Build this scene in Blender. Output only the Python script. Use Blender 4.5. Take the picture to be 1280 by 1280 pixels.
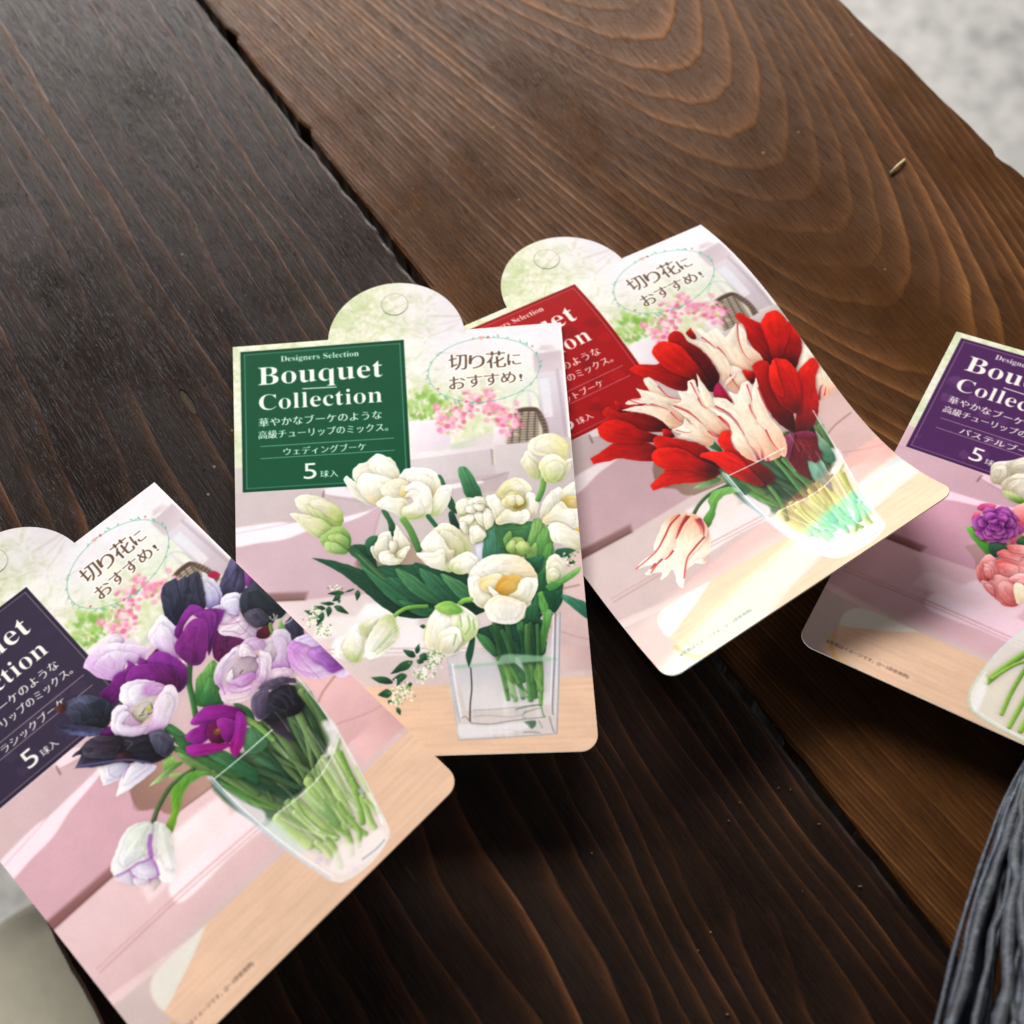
import bpy, bmesh, math, random
import numpy as np
from mathutils import Vector, Matrix, noise as mnoise

for _o in list(bpy.data.objects):
    bpy.data.objects.remove(_o, do_unlink=True)
random.seed(7)
rng = np.random.default_rng(11)
scene = bpy.context.scene
COL = scene.collection

# ------------------------------------------------------------------ camera
S = 0.14                      # one card width in metres; layout below is in card widths
F_PX, CAM_D, CAM_PITCH, CAM_ROLL = 1900.0, 4.55, math.radians(26), math.radians(2)
POS = np.array([0, -CAM_D * math.sin(CAM_PITCH), CAM_D * math.cos(CAM_PITCH)])
FW = np.array([0, math.sin(CAM_PITCH), -math.cos(CAM_PITCH)])
_rt = np.array([1.0, 0, 0]); _up = np.array([0, math.cos(CAM_PITCH), math.sin(CAM_PITCH)])
RT = _rt * math.cos(CAM_ROLL) - _up * math.sin(CAM_ROLL)
UP = _rt * math.sin(CAM_ROLL) + _up * math.cos(CAM_ROLL)
cd = bpy.data.cameras.new('camera'); cam = bpy.data.objects.new('camera', cd); COL.objects.link(cam)
cam.matrix_world = Matrix(((RT[0], UP[0], -FW[0], POS[0] * S), (RT[1], UP[1], -FW[1], POS[1] * S),
                           (RT[2], UP[2], -FW[2], POS[2] * S), (0, 0, 0, 1)))
cd.sensor_width = 36; cd.lens = F_PX / 1280 * 36
cd.clip_start = 0.02; cd.clip_end = 50
cd.dof.use_dof = True; cd.dof.focus_distance = 4.45 * S; cd.dof.aperture_fstop = 7.5
scene.camera = cam

# ------------------------------------------------------------------ light
wd = bpy.data.worlds.new('World'); scene.world = wd; wd.use_nodes = True
wd.node_tree.nodes['Background'].inputs[0].default_value = (0.92, 0.94, 1.0, 1)
wd.node_tree.nodes['Background'].inputs[1].default_value = 0.055

def area_light(name, loc, target, sx, sy, power, col):
    ld = bpy.data.lights.new(name, 'AREA'); ld.shape = 'RECTANGLE'; ld.size = sx; ld.size_y = sy
    ld.energy = power; ld.color = col
    o = bpy.data.objects.new(name, ld); COL.objects.link(o)
    o.location = loc
    o.rotation_euler = (Vector(target) - Vector(loc)).to_track_quat('-Z', 'Y').to_euler()
    return o
area_light('window_light', (-0.35, 2.0, 1.02), (0, 0.05, 0), 2.2, 0.36, 110, (1.0, 0.965, 0.92))
area_light('warm_side_fill', (1.9, 0.75, 1.0), (0.1, 0.1, 0), 0.8, 0.8, 9, (1.0, 0.85, 0.68))  # warm fill lamp added at the right to warm the right board

area_light('low_fill_light', (-1.15, -1.05, -0.06), (-0.42, -0.60, -0.27), 0.5, 0.12, 26, (1.0, 0.97, 0.9))  # fill lamp added below tabletop height to brighten the stool; no door there

scene.view_settings.view_transform = 'Standard'
scene.view_settings.look = 'None'
scene.view_settings.exposure = 0.0
scene.view_settings.gamma = 1.0
scene.view_settings.use_curve_mapping = False
scene.render.engine = 'CYCLES'

# ------------------------------------------------------------------ helpers
def bp(x, y, z):
    """photo pixel + height above the table (card widths) -> point"""
    d = FW + RT * (x - 640) / F_PX - UP * (y - 640) / F_PX
    return POS + d * (z - POS[2]) / d[2]

def tag(o, label=None, cat=None, group=None, kind=None):
    if label: o['label'] = label
    if cat: o['category'] = cat
    if group: o['group'] = group
    if kind: o['kind'] = kind
    return o

def link_mesh(name, verts, faces, mats, parent=None, smooth=False):
    me = bpy.data.meshes.new(name); me.from_pydata([tuple(v) for v in verts], [], faces)
    for m in (mats if isinstance(mats, (list, tuple)) else [mats]): me.materials.append(m)
    if smooth:
        for p in me.polygons: p.use_smooth = True
    o = bpy.data.objects.new(name, me); COL.objects.link(o)
    if parent: o.parent = parent
    return o

class NT:
    """small node-tree builder"""
    def __init__(self, name):
        self.m = bpy.data.materials.new(name); self.m.use_nodes = True
        self.t = self.m.node_tree; self.n = self.t.nodes; self.n.clear()
        self.out = self.n.new('ShaderNodeOutputMaterial')
    def new(self, kind, **kw):
        nd = self.n.new(kind)
        for k, v in kw.items():
            if k.startswith('_'): setattr(nd, k[1:], v)
            else: self.set(nd, k, v)
        return nd
    def set(self, nd, k, v):
        key = int(k[1:]) if (k[0] == 'i' and k[1:].isdigit()) else k.replace('__', ' ')
        s = nd.inputs[key]
        if isinstance(v, bpy.types.NodeSocket): self.t.links.new(v, s)
        else: s.default_value = v
    def math(self, op, a, b=0.0, c=None, clamp=False):
        nd = self.n.new('ShaderNodeMath'); nd.operation = op; nd.use_clamp = clamp
        self.set(nd, 'i0', a); self.set(nd, 'i1', b)
        if c is not None: self.set(nd, 'i2', c)
        return nd.outputs[0]
    def mix(self, f, a, b, mode='MIX'):
        nd = self.n.new('ShaderNodeMix'); nd.data_type = 'RGBA'; nd.blend_type = mode
        self.set(nd, 'i0', f); self.set(nd, 'i6', a); self.set(nd, 'i7', b)
        return nd.outputs[2]
    def ramp(self, f, stops, interp='LINEAR'):
        nd = self.n.new('ShaderNodeValToRGB'); self.set(nd, 'i0', f); cr = nd.color_ramp; cr.interpolation = interp
        while len(cr.elements) < len(stops): cr.elements.new(0.5)
        for e, (p, c) in zip(cr.elements, stops):
            e.position = p; e.color = (c, c, c, 1) if isinstance(c, (int, float)) else (*c, 1)
        return nd.outputs[0]
    def noise(self, vec, scale, detail=3.0, rough=0.5, dist=0.0):
        nd = self.n.new('ShaderNodeTexNoise'); self.set(nd, 'Vector', vec)
        self.set(nd, 'Scale', scale); self.set(nd, 'Detail', detail); self.set(nd, 'Roughness', rough); self.set(nd, 'Distortion', dist)
        return nd.outputs[0]
    def map(self, vec, scale=(1, 1, 1), loc=(0, 0, 0), rot=(0, 0, 0)):
        nd = self.n.new('ShaderNodeMapping'); self.set(nd, 'Vector', vec); self.set(nd, 'Scale', scale); self.set(nd, 'Location', loc); self.set(nd, 'Rotation', rot)
        return nd.outputs[0]
    def bsdf(self, **kw):
        b = self.new('ShaderNodeBsdfPrincipled')
        for k, v in kw.items(): self.set(b, k, v)
        self.t.links.new(b.outputs[0], self.out.inputs[0]); return b

def lin(r, g, b):
    f = lambda c: (c / 255 / 12.92) if c / 255 <= 0.04045 else ((c / 255 + 0.055) / 1.055) ** 2.4
    return (f(r), f(g), f(b))

def simple_mat(name, rgb, rough=0.6, noise_scale=40, amount=0.25):
    t = NT(name); tc = t.new('ShaderNodeTexCoord')
    n = t.noise(tc.outputs['Object'], noise_scale, 4)
    c = t.mix(n, tuple(x * (1 - amount) for x in rgb) + (1,), tuple(min(1, x * (1 + amount)) for x in rgb) + (1,))
    b = t.new('ShaderNodeBump', Strength=0.2, Distance=0.001, Height=n)
    t.bsdf(Base__Color=c, Roughness=rough, Normal=b.outputs[0])
    return t.m
# ------------------------------------------------------------------ table
PX = bp(1149, 1142, 0) - bp(358, 137, 0); PX /= np.linalg.norm(PX)          # plank direction, away from upper left
PY = np.array([-PX[1], PX[0], 0.0])                                         # across, to the upper right
G0 = bp(753, 640, 0)                                                        # a point of the gap between the planks
def across(p): return float((p - G0) @ PY)
Y_R = across(bp(1236, 177, 0)); Y_L = across(bp(42, 1128, 0))               # outer edges of the table
TABLE_A = math.atan2(PX[1], PX[0])

def wood(name, fx, k, yc, freq_noise, cols, warm, seed, gouge=None, stain=None, narrow=False):
    rr_ = [(0.0, 0.0), (0.62, 0.08), (0.84, 0.42), (0.94, 1.0), (0.985, 0.5), (1.0, 0.0)] if narrow else [(0.0, 0.0), (0.45, 0.16), (0.74, 0.55), (0.90, 1.0), (0.985, 0.55), (1.0, 0.0)]
    t = NT(name); tc = t.new('ShaderNodeTexCoord'); P = tc.outputs['Object']
    sp = t.new('ShaderNodeSeparateXYZ', Vector=P); x, y = sp.outputs[0], sp.outputs[1]
    low = t.noise(t.map(P, (2.2, 9.0, 1), (seed, seed * 2, 0)), 1.0, 3, 0.55)
    mid = t.noise(t.map(P, (11, 60, 1), (seed, 3, 0)), 1.0, 3, 0.6)
    dy = t.math('SUBTRACT', y, yc)
    ph = t.math('ADD', t.math('MULTIPLY', x, fx), t.math('MULTIPLY', t.math('MULTIPLY', dy, dy), k))
    ph = t.math('ADD', ph, t.math('MULTIPLY', low, freq_noise))
    ph = t.math('ADD', ph, t.math('MULTIPLY', mid, 0.55))
    fr = t.math('FRACT', ph)
    ring = t.ramp(fr, rr_)
    idx = t.new('ShaderNodeTexWhiteNoise', _noise_dimensions='1D', W=t.math('FLOOR', ph)).outputs[0]
    fine = t.noise(t.map(P, (14, 900, 1), (seed, 0, 0)), 1.0, 4, 0.65)
    fib = t.noise(t.map(P, (60, 2600, 1), (0, seed, 0)), 1.0, 2, 0.6)
    blot = t.noise(t.map(P, (9, 16, 1), (seed * 3, 1, 0)), 1.0, 4, 0.6)
    blot2 = t.noise(t.map(P, (40, 60, 1), (seed, 7, 0)), 1.0, 4, 0.65)
    amp = t.math('MULTIPLY', t.math('ADD', t.math('MULTIPLY', t.math('MULTIPLY', idx, idx), 0.75), 0.32), t.ramp(blot, [(0.36, 0.08), (0.62, 1.0)]))
    rv = t.math('MULTIPLY', ring, amp)
    base = t.mix(t.math('ADD', t.math('MULTIPLY', t.ramp(blot2, [(0.3, 0.0), (0.7, 1.0)]), 0.55), t.math('MULTIPLY', idx, 0.45)), cols[0] + (1,), cols[1] + (1,))
    c = t.mix(rv, base, cols[2] + (1,))
    c = t.mix(t.math('MULTIPLY', t.ramp(fine, [(0.42, 0.0), (0.72, 1.0)]), 0.45), c, cols[3] + (1,))
    pores = t.ramp(fib, [(0.33, 1.0), (0.46, 0.0)])
    c = t.mix(t.math('MULTIPLY', pores, 0.45), c, (0.006, 0.004, 0.003, 1))
    # slow colour drift over the plank (older oil, sun-bleached side)
    c = t.mix(t.math('MULTIPLY', t.ramp(t.noise(t.map(P, (3, 4, 1), (seed, 9, 0)), 1.0, 2), [(0.35, 0.0), (0.75, 1.0)]), warm), c, cols[4] + (1,))
    worn = t.ramp(t.noise(t.map(P, (7, 18, 1), (seed * 5, 2, 0)), 1.0, 5, 0.7), [(0.55, 0.0), (0.66, 1.0)])
    c = t.mix(t.math('MULTIPLY', worn, 0.30), c, cols[3] + (1,))
    if stain:
        sx_, sy_, sr = stain
        ex = t.math('DIVIDE', t.math('SUBTRACT', x, sx_), sr * 1.3); ey = t.math('DIVIDE', t.math('SUBTRACT', y, sy_), sr)
        rs = t.math('ADD', t.math('ADD', t.math('MULTIPLY', ex, ex), t.math('MULTIPLY', ey, ey)), t.math('MULTIPLY', t.math('SUBTRACT', blot2, 0.5), 1.1))
        c = t.mix(t.math('MULTIPLY', t.ramp(rs, [(0.70, 1.0), (1.0, 0.0)]), 0.55), c, (0.048, 0.032, 0.034, 1))
    # pale dust and paint flecks
    vor = t.new('ShaderNodeTexVoronoi', Vector=t.map(P, (1, 1, 1), (seed, 0, 0)), Scale=95.0)
    vsel = t.new('ShaderNodeSeparateColor', Color=vor.outputs[1])
    fl = t.math('MULTIPLY', t.math('LESS_THAN', t.math('ADD', vor.outputs[0], t.math('MULTIPLY', blot2, 0.10)), 0.115), t.math('GREATER_THAN', vsel.outputs[0], 0.86))
    c = t.mix(t.math('MULTIPLY', fl, 0.5), c, (0.30, 0.26, 0.20, 1))
    scr_n = t.noise(t.map(P, (26, 500, 1), (4, seed, 0), (0, 0, 0.5)), 1.0, 2)
    scr = t.math('MULTIPLY', t.ramp(scr_n, [(0.73, 0.0), (0.76, 1.0)]), t.ramp(blot, [(0.5, 0.0), (0.62, 1.0)]))
    c = t.mix(t.math('MULTIPLY', scr, 0.25), c, (0.16, 0.13, 0.11, 1))
    h = t.math('ADD', t.math('MULTIPLY', rv, 0.8), t.math('MULTIPLY', fine, 0.35))
    h = t.math('SUBTRACT', h, t.math('MULTIPLY', pores, 0.35))
    h = t.math('ADD', h, t.math('MULTIPLY', blot2, 0.25))
    if gouge:
        gx, gy = gouge
        ex = t.math('DIVIDE', t.math('SUBTRACT', t.math('ADD', x, t.math('MULTIPLY', blot2, 0.004)), gx + 0.002), 0.0075)
        ey = t.math('DIVIDE', t.math('SUBTRACT', t.math('ADD', y, t.math('MULTIPLY', mid, 0.002)), gy + 0.001), 0.0019)
        r2 = t.math('ADD', t.math('MULTIPLY', ex, ex), t.math('MULTIPLY', ey, ey))
        gm = t.ramp(r2, [(0.75, 1.0), (1.0, 0.0)])
        c = t.mix(gm, c, t.mix(t.ramp(ey, [(0.2, 1.0), (0.6, 0.0)]), (0.02, 0.014, 0.01, 1), (0.06, 0.045, 0.026, 1)))
        h = t.math('SUBTRACT', h, t.math('MULTIPLY', gm, 2.0))
        # hairline drying crack that runs on from the gouge
        cx = t.math('SUBTRACT', t.math('ADD', y, t.math('MULTIPLY', mid, 0.0022)), gy + 0.0030)
        cr = t.math('MULTIPLY', t.math('LESS_THAN', t.math('ABSOLUTE', cx), 0.00028),
                    t.math('MULTIPLY', t.math('GREATER_THAN', x, gx - 0.004), t.math('LESS_THAN', x, gx + 0.045)))
        c = t.mix(cr, c, (0.003, 0.002, 0.002, 1))
    rough = t.math('ADD', t.math('MULTIPLY', t.ramp(blot, [(0.35, 0.0), (0.7, 1.0)]), 0.22), t.math('ADD', t.math('MULTIPLY', rv, 0.08), 0.27))
    bm_ = t.new('ShaderNodeBump', Strength=0.7, Distance=0.0006, Height=h)
    b = t.bsdf(Base__Color=c, Roughness=rough, Normal=bm_.outputs[0])
    b.inputs['Specular IOR Level'].default_value = 0.20 if narrow else 0.16
    return t.m

def plank(name, y0, y1, mat, parent, seed, rough_edge=0.0011):
    """one board; local x runs along the grain, y across, top at z = 0"""
    r = np.random.default_rng(seed)
    n = 420; x0, x1 = -6.2 * S, 6.4 * S; th = 0.035
    xs = np.linspace(x0, x1, n)
    def edge():
        e = np.zeros(n)
        for i in range(n):
            e[i] = rough_edge * (mnoise.noise(Vector((xs[i] * 30, seed, 0))) + 0.6 * mnoise.noise(Vector((xs[i] * 110, seed, 3))))
            c = mnoise.noise(Vector((xs[i] * 55, seed, 9)))
            if c > 0.38: e[i] += (c - 0.38) * 0.006
        return e
    ea, eb = edge(), edge()
    ya, yb = y0 * S + ea, y1 * S - eb
    bev = 0.0012
    rows = []
    for i in range(n):
        x = xs[i]
        rows.append([(x, ya[i], -th), (x, ya[i], -bev * 1.6), (x, ya[i] + bev * 0.5, -bev * 0.5), (x, ya[i] + bev * 1.7, 0),
                     (x, yb[i] - bev * 1.7, 0), (x, yb[i] - bev * 0.5, -bev * 0.5), (x, yb[i], -bev * 1.6), (x, yb[i], -th)])
    v = [p for rw in rows for p in rw]; f = []
    for i in range(n - 1):
        for j in range(8):
            a = i * 8 + j; b = i * 8 + (j + 1) % 8
            f.append((a, b, b + 8, a + 8))
    f.append(tuple(range(8))[::-1]); f.append(tuple(range((n - 1) * 8, n * 8)))
    o = link_mesh(name, v, f, mat, parent)
    # normals: keep the flat top flat
    return o

table = bpy.data.objects.new('plank_table', None); COL.objects.link(table)
table.location = (G0[0] * S, G0[1] * S, 0); table.rotation_euler = (0, 0, TABLE_A)
tag(table, 'dark oiled wooden plank table with a narrow gap between two boards', 'table')
def to_plank(px, py):
    p = bp(px, py, 0) - G0
    return float(p @ PX) * S, float(p @ PY) * S
gx, gy = to_plank(235, 502)
W_L = wood('dark_wood', 8.0, 100.0, -0.58, 8.0,
           [(0.0040, 0.0024, 0.0022), (0.0170, 0.0088, 0.0066), (0.24, 0.088, 0.028), (0.038, 0.0155, 0.0080), (0.018, 0.0098, 0.0080)], 0.4, 3.1, (gx, gy), (*to_plank(18, 290), 0.014), True)
cx_, cy_ = to_plank(1010, 270)
W_R = wood('brown_wood', 44.0, 1500.0, cy_ + 0.004, 2.6,
           [(0.015, 0.0058, 0.0022), (0.078, 0.0300, 0.0092), (0.40, 0.160, 0.042), (0.135, 0.052, 0.0140), (0.130, 0.050, 0.0140)], 0.5, 5.7)
GAP = 0.010
plank('board', Y_L, -GAP, W_L, table, 21)
plank('board', GAP, Y_R, W_R, table, 22)
# legs and rails carry the boards
leg_mat = simple_mat('table_leg_wood', (0.03, 0.018, 0.012), 0.6, 60)
def box(name, c, d, mat, parent=None, bevel=0.004, rot=0):
    bm = bmesh.new(); bmesh.ops.create_cube(bm, size=1)
    for v in bm.verts: v.co = Vector((v.co.x * d[0], v.co.y * d[1], v.co.z * d[2]))
    if bevel: bmesh.ops.bevel(bm, geom=bm.edges[:], offset=bevel, segments=2, affect='EDGES')
    me = bpy.data.meshes.new(name); bm.to_mesh(me); bm.free(); me.materials.append(mat)
    o = bpy.data.objects.new(name, me); COL.objects.link(o); o.location = c; o.rotation_euler = (0, 0, rot)
    if parent: o.parent = parent
    return o
ym = (Y_L + Y_R) / 2 * S
for sx in (-0.78, 0.80):
    box('rail', (sx, ym, -0.0605), (0.05, (Y_R - Y_L) * S * 0.84, 0.05), leg_mat, table)
    for sy in (-1, 1):
        box('leg', (sx, ym + sy * (Y_R - Y_L) * S * 0.36, -0.3935), (0.06, 0.06, 0.613), leg_mat, table)

# floor and the cream seat that shows past the table edge
def floor_mat():
    t = NT('concrete_floor'); tc = t.new('ShaderNodeTexCoord'); P = tc.outputs['Object']
    a = t.noise(P, 3.0, 5, 0.6); b = t.noise(P, 34.0, 5, 0.7); s = t.noise(P, 160, 2)
    f = t.math('ADD', t.math('MULTIPLY', a, 0.5), t.math('MULTIPLY', b, 0.5))
    c = t.ramp(f, [(0.34, (0.18, 0.185, 0.19)), (0.50, (0.38, 0.375, 0.37)), (0.66, (0.56, 0.54, 0.52))])
    bu = t.new('ShaderNodeBump', Strength=0.4, Distance=0.003, Height=s)
    t.bsdf(Base__Color=c, Roughness=0.8, Normal=bu.outputs[0])
    return t.m
FZ = -0.70
fl = link_mesh('floor', [(-6, -6, FZ), (6, -6, FZ), (6, 6, FZ), (-6, 6, FZ)], [(0, 1, 2, 3)], floor_mat())
tag(fl, 'grey concrete floor below the table', None, None, 'structure')
# ------------------------------------------------------------------ card surfaces
CH = 1.37                     # card height / width
TN = np.array([0.0, 0.4, 0.7, 1.0])
def _along(A, pa, pb, z):
    lo, hi = 0.1, 20.0
    for _ in range(60):
        m = (lo + hi) / 2; q = bp(pa[0] + m * (pb[0] - pa[0]), pa[1] + m * (pb[1] - pa[1]), z)
        if np.linalg.norm(q - A) < 1: lo = m
        else: hi = m
    return q

class Card:
    def __init__(self, L, R):
        self.L, self.R = np.array(L), np.array(R)
    @staticmethod
    def edge(P, t):
        t = np.asarray(t, float); tt = np.maximum(t, 0.0)[..., None]
        out = 0
        for i in range(4):
            w = 1.0
            for j in range(4):
                if j != i: w = w * (tt - TN[j]) / (TN[i] - TN[j])
            out = out + w * P[i]
        d0 = (P[1] - P[0]) / TN[1]; d0 = np.array([d0[0], d0[1], 0.0])
        return out + np.minimum(t, 0.0)[..., None] * d0
    @staticmethod
    def _raw(P, t):
        out = 0
        for i in range(4):
            w = 1.0
            for j in range(4):
                if j != i: w = w * (t - TN[j]) / (TN[i] - TN[j])
            out = out + w * P[i]
        return out
    def at(self, u, v):
        u = np.asarray(u, float)[..., None]; t = np.asarray(v, float) / CH
        return self.edge(self.L, t) * (1 - u) + self.edge(self.R, t) * u
    def px(self, u, v):
        d = self.at(u, v) - POS
        return np.stack([640 + F_PX * (d @ RT) / (d @ FW), 640 - F_PX * (d @ UP) / (d @ FW)], -1)
    def uv(self, pts):
        """photo pixels -> card coordinates, by Newton steps on the real surface"""
        p = np.asarray(pts, float); u = np.full(len(p), 0.5); v = np.full(len(p), 0.6)
        for _ in range(25):
            q = self.px(u, v); e = 1e-4
            a = (self.px(u + e, v) - q) / e; b = (self.px(u, v + e) - q) / e
            r = p - q
            if np.abs(r).max() < 2e-2: break
            det = a[:, 0] * b[:, 1] - a[:, 1] * b[:, 0]
            u = np.clip(u + (r[:, 0] * b[:, 1] - r[:, 1] * b[:, 0]) / det, -3, 4)
            v = np.clip(v + (a[:, 0] * r[:, 1] - a[:, 1] * r[:, 0]) / det, -2, 4)
        return np.stack([u, v], -1)

def ruled(TL, TR, BL, BR, curl):
    f = lambda A, B: [A + (B - A) * t + np.array([0, 0, -curl * 4 * t * (1 - t)]) for t in TN]
    return Card(f(TL, BL), f(TR, BR))
CARDS = {}
CARDS['white'] = ruled(bp(291, 434, .022), bp(701, 403, .022), bp(297, 951, .13), bp(749, 938, .13), 0.012)
_a, _b = bp(193, 602.8, .03), bp(577, 977, .23)
CARDS['violet'] = ruled(_along(_a, (193, 602.8), (96, 676.5), .03), _a, _along(_b, (577, 977), (410, 1142), .23), _b, 0.012)
_a, _b = bp(1195.6, 414.5, .006), bp(995.9, 802, .09)
CARDS['pastel'] = ruled(_a, _along(_a, (1195.6, 414.5), (1280, 438.7), .006), _b, _along(_b, (995.9, 802), (1280, 930.7), .09), 0.010)
_a = bp(876, 281, .006); _tl = _along(_a, (876, 281), (780, 322), .006); _bl = bp(836, 851, .17)
_zl = [.006, .010, .040, .17]
CARDS['red'] = Card([np.array([*( _tl + (_bl - _tl) * t)[:2], z]) for t, z in zip(TN, _zl)],
                    [_a, bp(998.8, 419, .012), bp(1084, 532, .050), bp(1196, 612, .21)])

# ------------------------------------------------------------------ print: a small painter that fills curves on a numpy sheet
PPU = 720; V0 = -0.20
CW, CHH = PPU, int((CH - V0) * PPU) + 2
_yy, _xx = np.mgrid[0:CHH, 0:CW].astype(np.float32)

def _fade(t): return t * t * (3 - 2 * t)
_NZ = np.random.default_rng(5).random((256, 256)).astype(np.float32)
def vnoise(x, y):
    xi = np.floor(x).astype(int); yi = np.floor(y).astype(int); fx = _fade(x - xi); fy = _fade(y - yi)
    g = lambda a, b: _NZ[b & 255, a & 255]
    return (g(xi, yi) * (1 - fx) + g(xi + 1, yi) * fx) * (1 - fy) + (g(xi, yi + 1) * (1 - fx) + g(xi + 1, yi + 1) * fx) * fy
def fbm(x, y, o=4):
    s = 0; a = 0.5; n = 0
    for _ in range(o):
        s = s + a * vnoise(x, y); n += a; a *= 0.5; x = x * 2.03 + 17.3; y = y * 2.03 + 5.1
    return s / n

def curve(pts, closed=True, k=6):
    """Catmull-Rom through the points; a third value of 1 makes a sharp corner"""
    P = [np.array(p[:2], float) for p in pts]; sh = [len(p) > 2 and p[2] for p in pts]
    n = len(P); out = []
    for i in range(n if closed else n - 1):
        p1, p2 = P[i], P[(i + 1) % n]
        p0 = P[i - 1] if (closed or i > 0) else p1
        p3 = P[(i + 2) % n] if (closed or i + 2 < n) else p2
        if sh[i]: p0 = p1 - (p2 - p1) * 0.3
        if sh[(i + 1) % n]: p3 = p2 + (p2 - p1) * 0.3
        for j in range(k):
            t = j / k
            out.append(0.5 * ((2 * p1) + (p2 - p0) * t + (2 * p0 - 5 * p1 + 4 * p2 - p3) * t * t + (3 * p1 - p0 - 3 * p2 + p3) * t ** 3))
    if not closed: out.append(P[-1])
    return np.array(out)

def sdf(poly, X, Y):
    d2 = np.full(X.shape, 1e9, np.float32); ins = np.zeros(X.shape, bool)
    a = poly.astype(np.float32); b = np.roll(a, -1, 0)
    for (x0, y0), (x1, y1) in zip(a, b):
        ex, ey = x1 - x0, y1 - y0; L = ex * ex + ey * ey + 1e-9
        wx = X - x0; wy = Y - y0
        t = np.clip((wx * ex + wy * ey) / L, 0, 1)
        d2 = np.minimum(d2, (wx - ex * t) ** 2 + (wy - ey * t) ** 2)
        if y0 != y1:
            ins ^= ((y0 > Y) != (y1 > Y)) & (X < (Y - y0) * ex / ey + x0)
    d = np.sqrt(d2)
    return np.where(ins, d, -d)

def rgb(c): return np.array(c, np.float32) / 255
LIGHT = np.array([-0.55, -0.83])

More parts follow.
